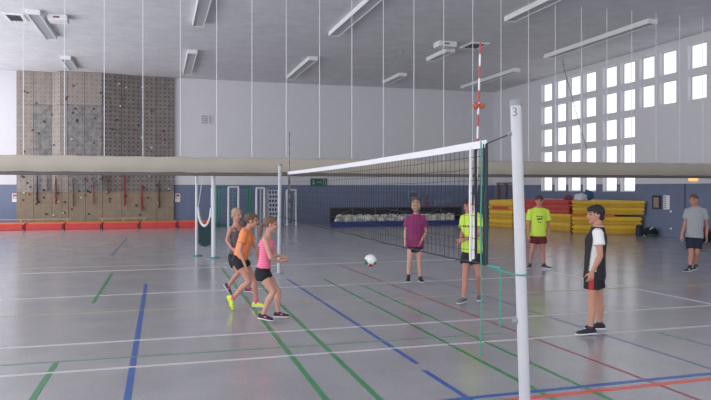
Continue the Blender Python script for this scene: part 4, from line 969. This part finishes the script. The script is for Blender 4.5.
# 5 -- grey shirt man walking
d = 15.5
J = joints(d, {'hipR': (690.3, 237, .02), 'hipL': (698.0, 237, -.02), 'knR': (691.2, 253, -.06), 'knL': (696.6, 253.2, -.05), 'anR': (689.6, 267.9, -.14), 'anL': (696.0, 266.0, .12),
    'shR': (687.8, 210.6, .05), 'shL': (703.4, 210.8, -.05), 'elR': (684.5, 225.5, .08), 'elL': (706.8, 225.8, -.03), 'wrR': (681.6, 235.5, -.02), 'wrL': (706.5, 236.3, -.12), 'head': (693.6, 200.3, -.04)})
report('grey', J)
build_person('person in grey t-shirt and dark shorts walking at the right edge', J, cv(-.4, -.92), cv(-.75, -.75, -.03), 1.0, False, SK('ruddy', (194, 138, 118)), mat('hair_auburn', (92, 62, 50), .8), dict(vol=1.0, fringe=.012), head_k=1.12,
    top=dict(mat=mat('shirt_grey', (146, 148, 154), .9, .05, 6), sleeve=.55, inf=.028, flare=.04, t0=-.02, noise=.008, loose=True), bottom=dict(mat=mat('shorts_navy', (28, 34, 52), .9, .08), len=.72, inf=.022, flare=.008),
    hands={'R': (cv(-.25, -.2, -1), cv(1, .2, 0), cv(0, -1, 0), 28), 'L': (cv(0, -.2, -1), cv(-1, .2, 0), cv(0, -1, 0), 28)},
    shoes={'R': dict(toe=cv(-.9, -.5), mat=mat('shoe_dark', (52, 54, 62), .7), sock=DARK, sock_h=.18, accent=SOLE), 'L': dict(toe=cv(-.7, -.75), mat=mat('shoe_dark', (52, 54, 62), .7), sock=DARK, sock_h=.18, accent=SOLE)})
# 6 -- pink tank girl
d = 9.9
J = joints(d, {'hipR': (262.0, 274, -.09), 'hipL': (264.2, 273, .08), 'knR': (273.0, 292.3, -.12), 'knL': (278.2, 291.8, .12), 'anR': (262.8, 314.2, -.12), 'anL': (277.8, 312.2, .10),
    'shR': (265.4, 241.0, -.15), 'shL': (268.2, 240.2, .15), 'elR': (270.8, 258.6, -.24), 'elL': (275.0, 255.5, .22), 'wrR': (279.8, 261.5, -.10), 'wrL': (280.2, 256.0, .08), 'head': (270.4, 224.8, 0)})
report('pink', J)
bl2 = mat('hair_dark_blond', (106, 82, 70), .8, .12, 30)
pinkm = stripes('tank_pink', (232, 86, 132), (238, 128, 160), 9, 'Z')
build_person('person in pink striped tank top with ponytail, nearest of the group at left', J, cv(1, .18), cv(1, .15, -.06), .93, True, SK('light', (212, 160, 138)), bl2, dict(vol=1.06, fringe=.0, tail=[(-.07, .03, 0), (-.115, .02, 0), (-.135, -.04, .01), (-.145, -.12, .02), (-.14, -.18, .02)], tail_r=[.028, .024, .038, .030, .010]),
    top=dict(name='tank_top', mat=pinkm, inf=.010, t0=-.02, t1=.93, straps=True, vox=.008), bottom=dict(mat=BLACK_CL, len=.30, inf=.012), 
    hands={'R': (cv(1, .1, .05), cv(0, .5, 1), cv(0, 1, 0), 20), 'L': (cv(1, -.3, -.35), cv(0, -.5, 1), cv(0, -1, 0), 30)},
    shoes={'R': dict(toe=cv(.93, -.25, -.12), mat=mat('shoe_plum', (48, 34, 46), .7), accent=mat('lace_pink', (200, 96, 110), .7)), 'L': dict(toe=cv(1, -.02, 0), mat=mat('shoe_plum', (48, 34, 46), .7), accent=mat('lace_pink', (200, 96, 110), .7))})
# 7 -- orange shirt girl, leaning forward with one foot trailing
d = 10.75
J = joints(d, {'hipR': (239.0, 260.5, -.09), 'hipL': (241.5, 260, .08), 'knR': (249.0, 282.0, -.14), 'knL': (255.0, 281.0, .12), 'anR': (232.5, 298.3, -.08), 'anL': (256.2, 302.3, .10),
    'shR': (244.0, 233.5, -.16), 'shL': (248.2, 232.5, .15), 'elR': (239.8, 251.0, -.24), 'elL': (256.0, 248.5, .20), 'wrR': (245.2, 265.5, -.26), 'wrL': (259.0, 262.0, .18), 'head': (251.6, 221.0, 0)})
report('orange', J)
nm = mat('shoe_neon', (214, 240, 60), .6); ps = mat('sock_pink', (214, 84, 134), .9)
build_person('person in orange t-shirt leaning forward with neon yellow shoes', J, cv(1, .1, -.4), cv(1, .05, -.03), .95, True, SK('light2', (210, 156, 132)), mat('hair_brown', (92, 70, 60), .8, .12, 30), dict(vol=1.06, fringe=.0, tail=[(-.08, .01, 0), (-.12, .0, 0), (-.14, -.045, 0), (-.125, -.085, 0)], tail_r=[.03, .026, .045, .025]),
    top=dict(mat=mat('shirt_orange', (236, 134, 82), .85, .05, 6), sleeve=.55, inf=.020, t0=-.02, noise=.008, loose=True), bottom=dict(mat=BLACK_CL, len=.34, inf=.018, flare=.01),
    hands={'R': (cv(.35, 0, -1), cv(1, .4, 0), cv(.5, .5, 0), 25), 'L': (cv(.5, 0, -1), cv(1, -.4, 0), cv(.5, -.5, 0), 25)},
    shoes={'R': dict(toe=cv(.42, -.1, -1), up=cv(1, 0, .4), mat=nm, sock=ps, sock_h=.12, sole=nm), 'L': dict(toe=cv(1, -.1, 0), mat=nm, sock=ps, sock_h=.16)})
# 8 -- dark tank girl behind
d = 12.4
J = joints(d, {'hipR': (233.0, 259.5, -.08), 'hipL': (239.5, 259, .09), 'knR': (239.0, 272.5, -.16), 'knL': (247.6, 272.8, .06), 'anR': (228.6, 285.3, -.04), 'anL': (248.6, 288.0, .05),
    'shR': (230.4, 229.0, -.12), 'shL': (242.5, 229.0, .12), 'elR': (226.8, 240.5, -.10), 'elL': (246.5, 240.5, .10), 'wrR': (232.0, 248.5, -.22), 'wrL': (247.0, 250.0, -.06), 'head': (236.8, 214.9, -.03)})
report('tank', J)
sp_ = mat('shoe_dark_pink', (60, 44, 66), .7)
tankm = mat('tank_dark', (88, 78, 86), .9, .35, 40)
build_person('blond person in dark patterned tank top running behind the orange shirt player', J, cv(.75, -.6), cv(.85, -.6, -.12), .93, True, SK('light3', (204, 150, 128)), mat('hair_sand', (160, 132, 106), .8, .1, 30), dict(vol=1.03, fringe=.0, back=.05),
    top=dict(name='tank_top', mat=tankm, inf=.014, t0=-.02, t1=.93, straps=True, vox=.008), bottom=dict(mat=BLACK_CL, len=.45, inf=.022, flare=.012),
    hands={'R': (cv(.8, -.3, -.7), cv(.5, .8, .2), UP, 35), 'L': (cv(.5, -.2, -1), cv(1, .4, 0), cv(.5, .5, 0), 25)},
    shoes={'R': dict(toe=cv(.55, -.1, -.75), up=cv(.8, 0, .6), mat=sp_, accent=ps), 'L': dict(toe=cv(1, -.25, 0), mat=sp_, accent=ps, sock=ps, sock_h=.08)})

# ------------------------------------------------------------------ light, world, camera
w = bpy.data.worlds.new('sky'); bpy.context.scene.world = w; w.use_nodes = True
bg = w.node_tree.nodes['Background']; bg.inputs[0].default_value = (.93, .96, 1.0, 1); bg.inputs[1].default_value = 1.75
def area(name, loc, rot, sx, sy, e, col=(1, 1, 1)):
    l = bpy.data.lights.new(name, 'AREA'); l.shape = 'RECTANGLE'; l.size = sx; l.size_y = sy; l.energy = e; l.color = col
    o = bpy.data.objects.new(name, l); C.objects.link(o); o.location = loc; o.rotation_euler = rot; return o
area('fill_behind', (4, NEAR+.2, 3.8), (PI/2, 0, 0), 28, 7, 750, (1, .99, .98))  # added soft fill light behind the camera to brighten the hall
area('daylight_left', (LEFT+.15, 15, 4.2), (PI/2, 0, -PI/2), 42, 6.6, 2300, (.98, .99, 1))
cam = bpy.data.cameras.new('camera'); co = bpy.data.objects.new('camera', cam); C.objects.link(co)
cam.sensor_width = 36; cam.lens = F_PX*36/711; cam.shift_y = -(200-HY)/711
co.location = EYE; co.rotation_euler = (PI/2, 0, -TH); bpy.context.scene.camera = co
cam.clip_end = 200
sc = bpy.context.scene
sc.view_settings.view_transform = 'Standard'; sc.view_settings.look = 'None'; sc.view_settings.exposure = -0.26; sc.view_settings.gamma = 1.08
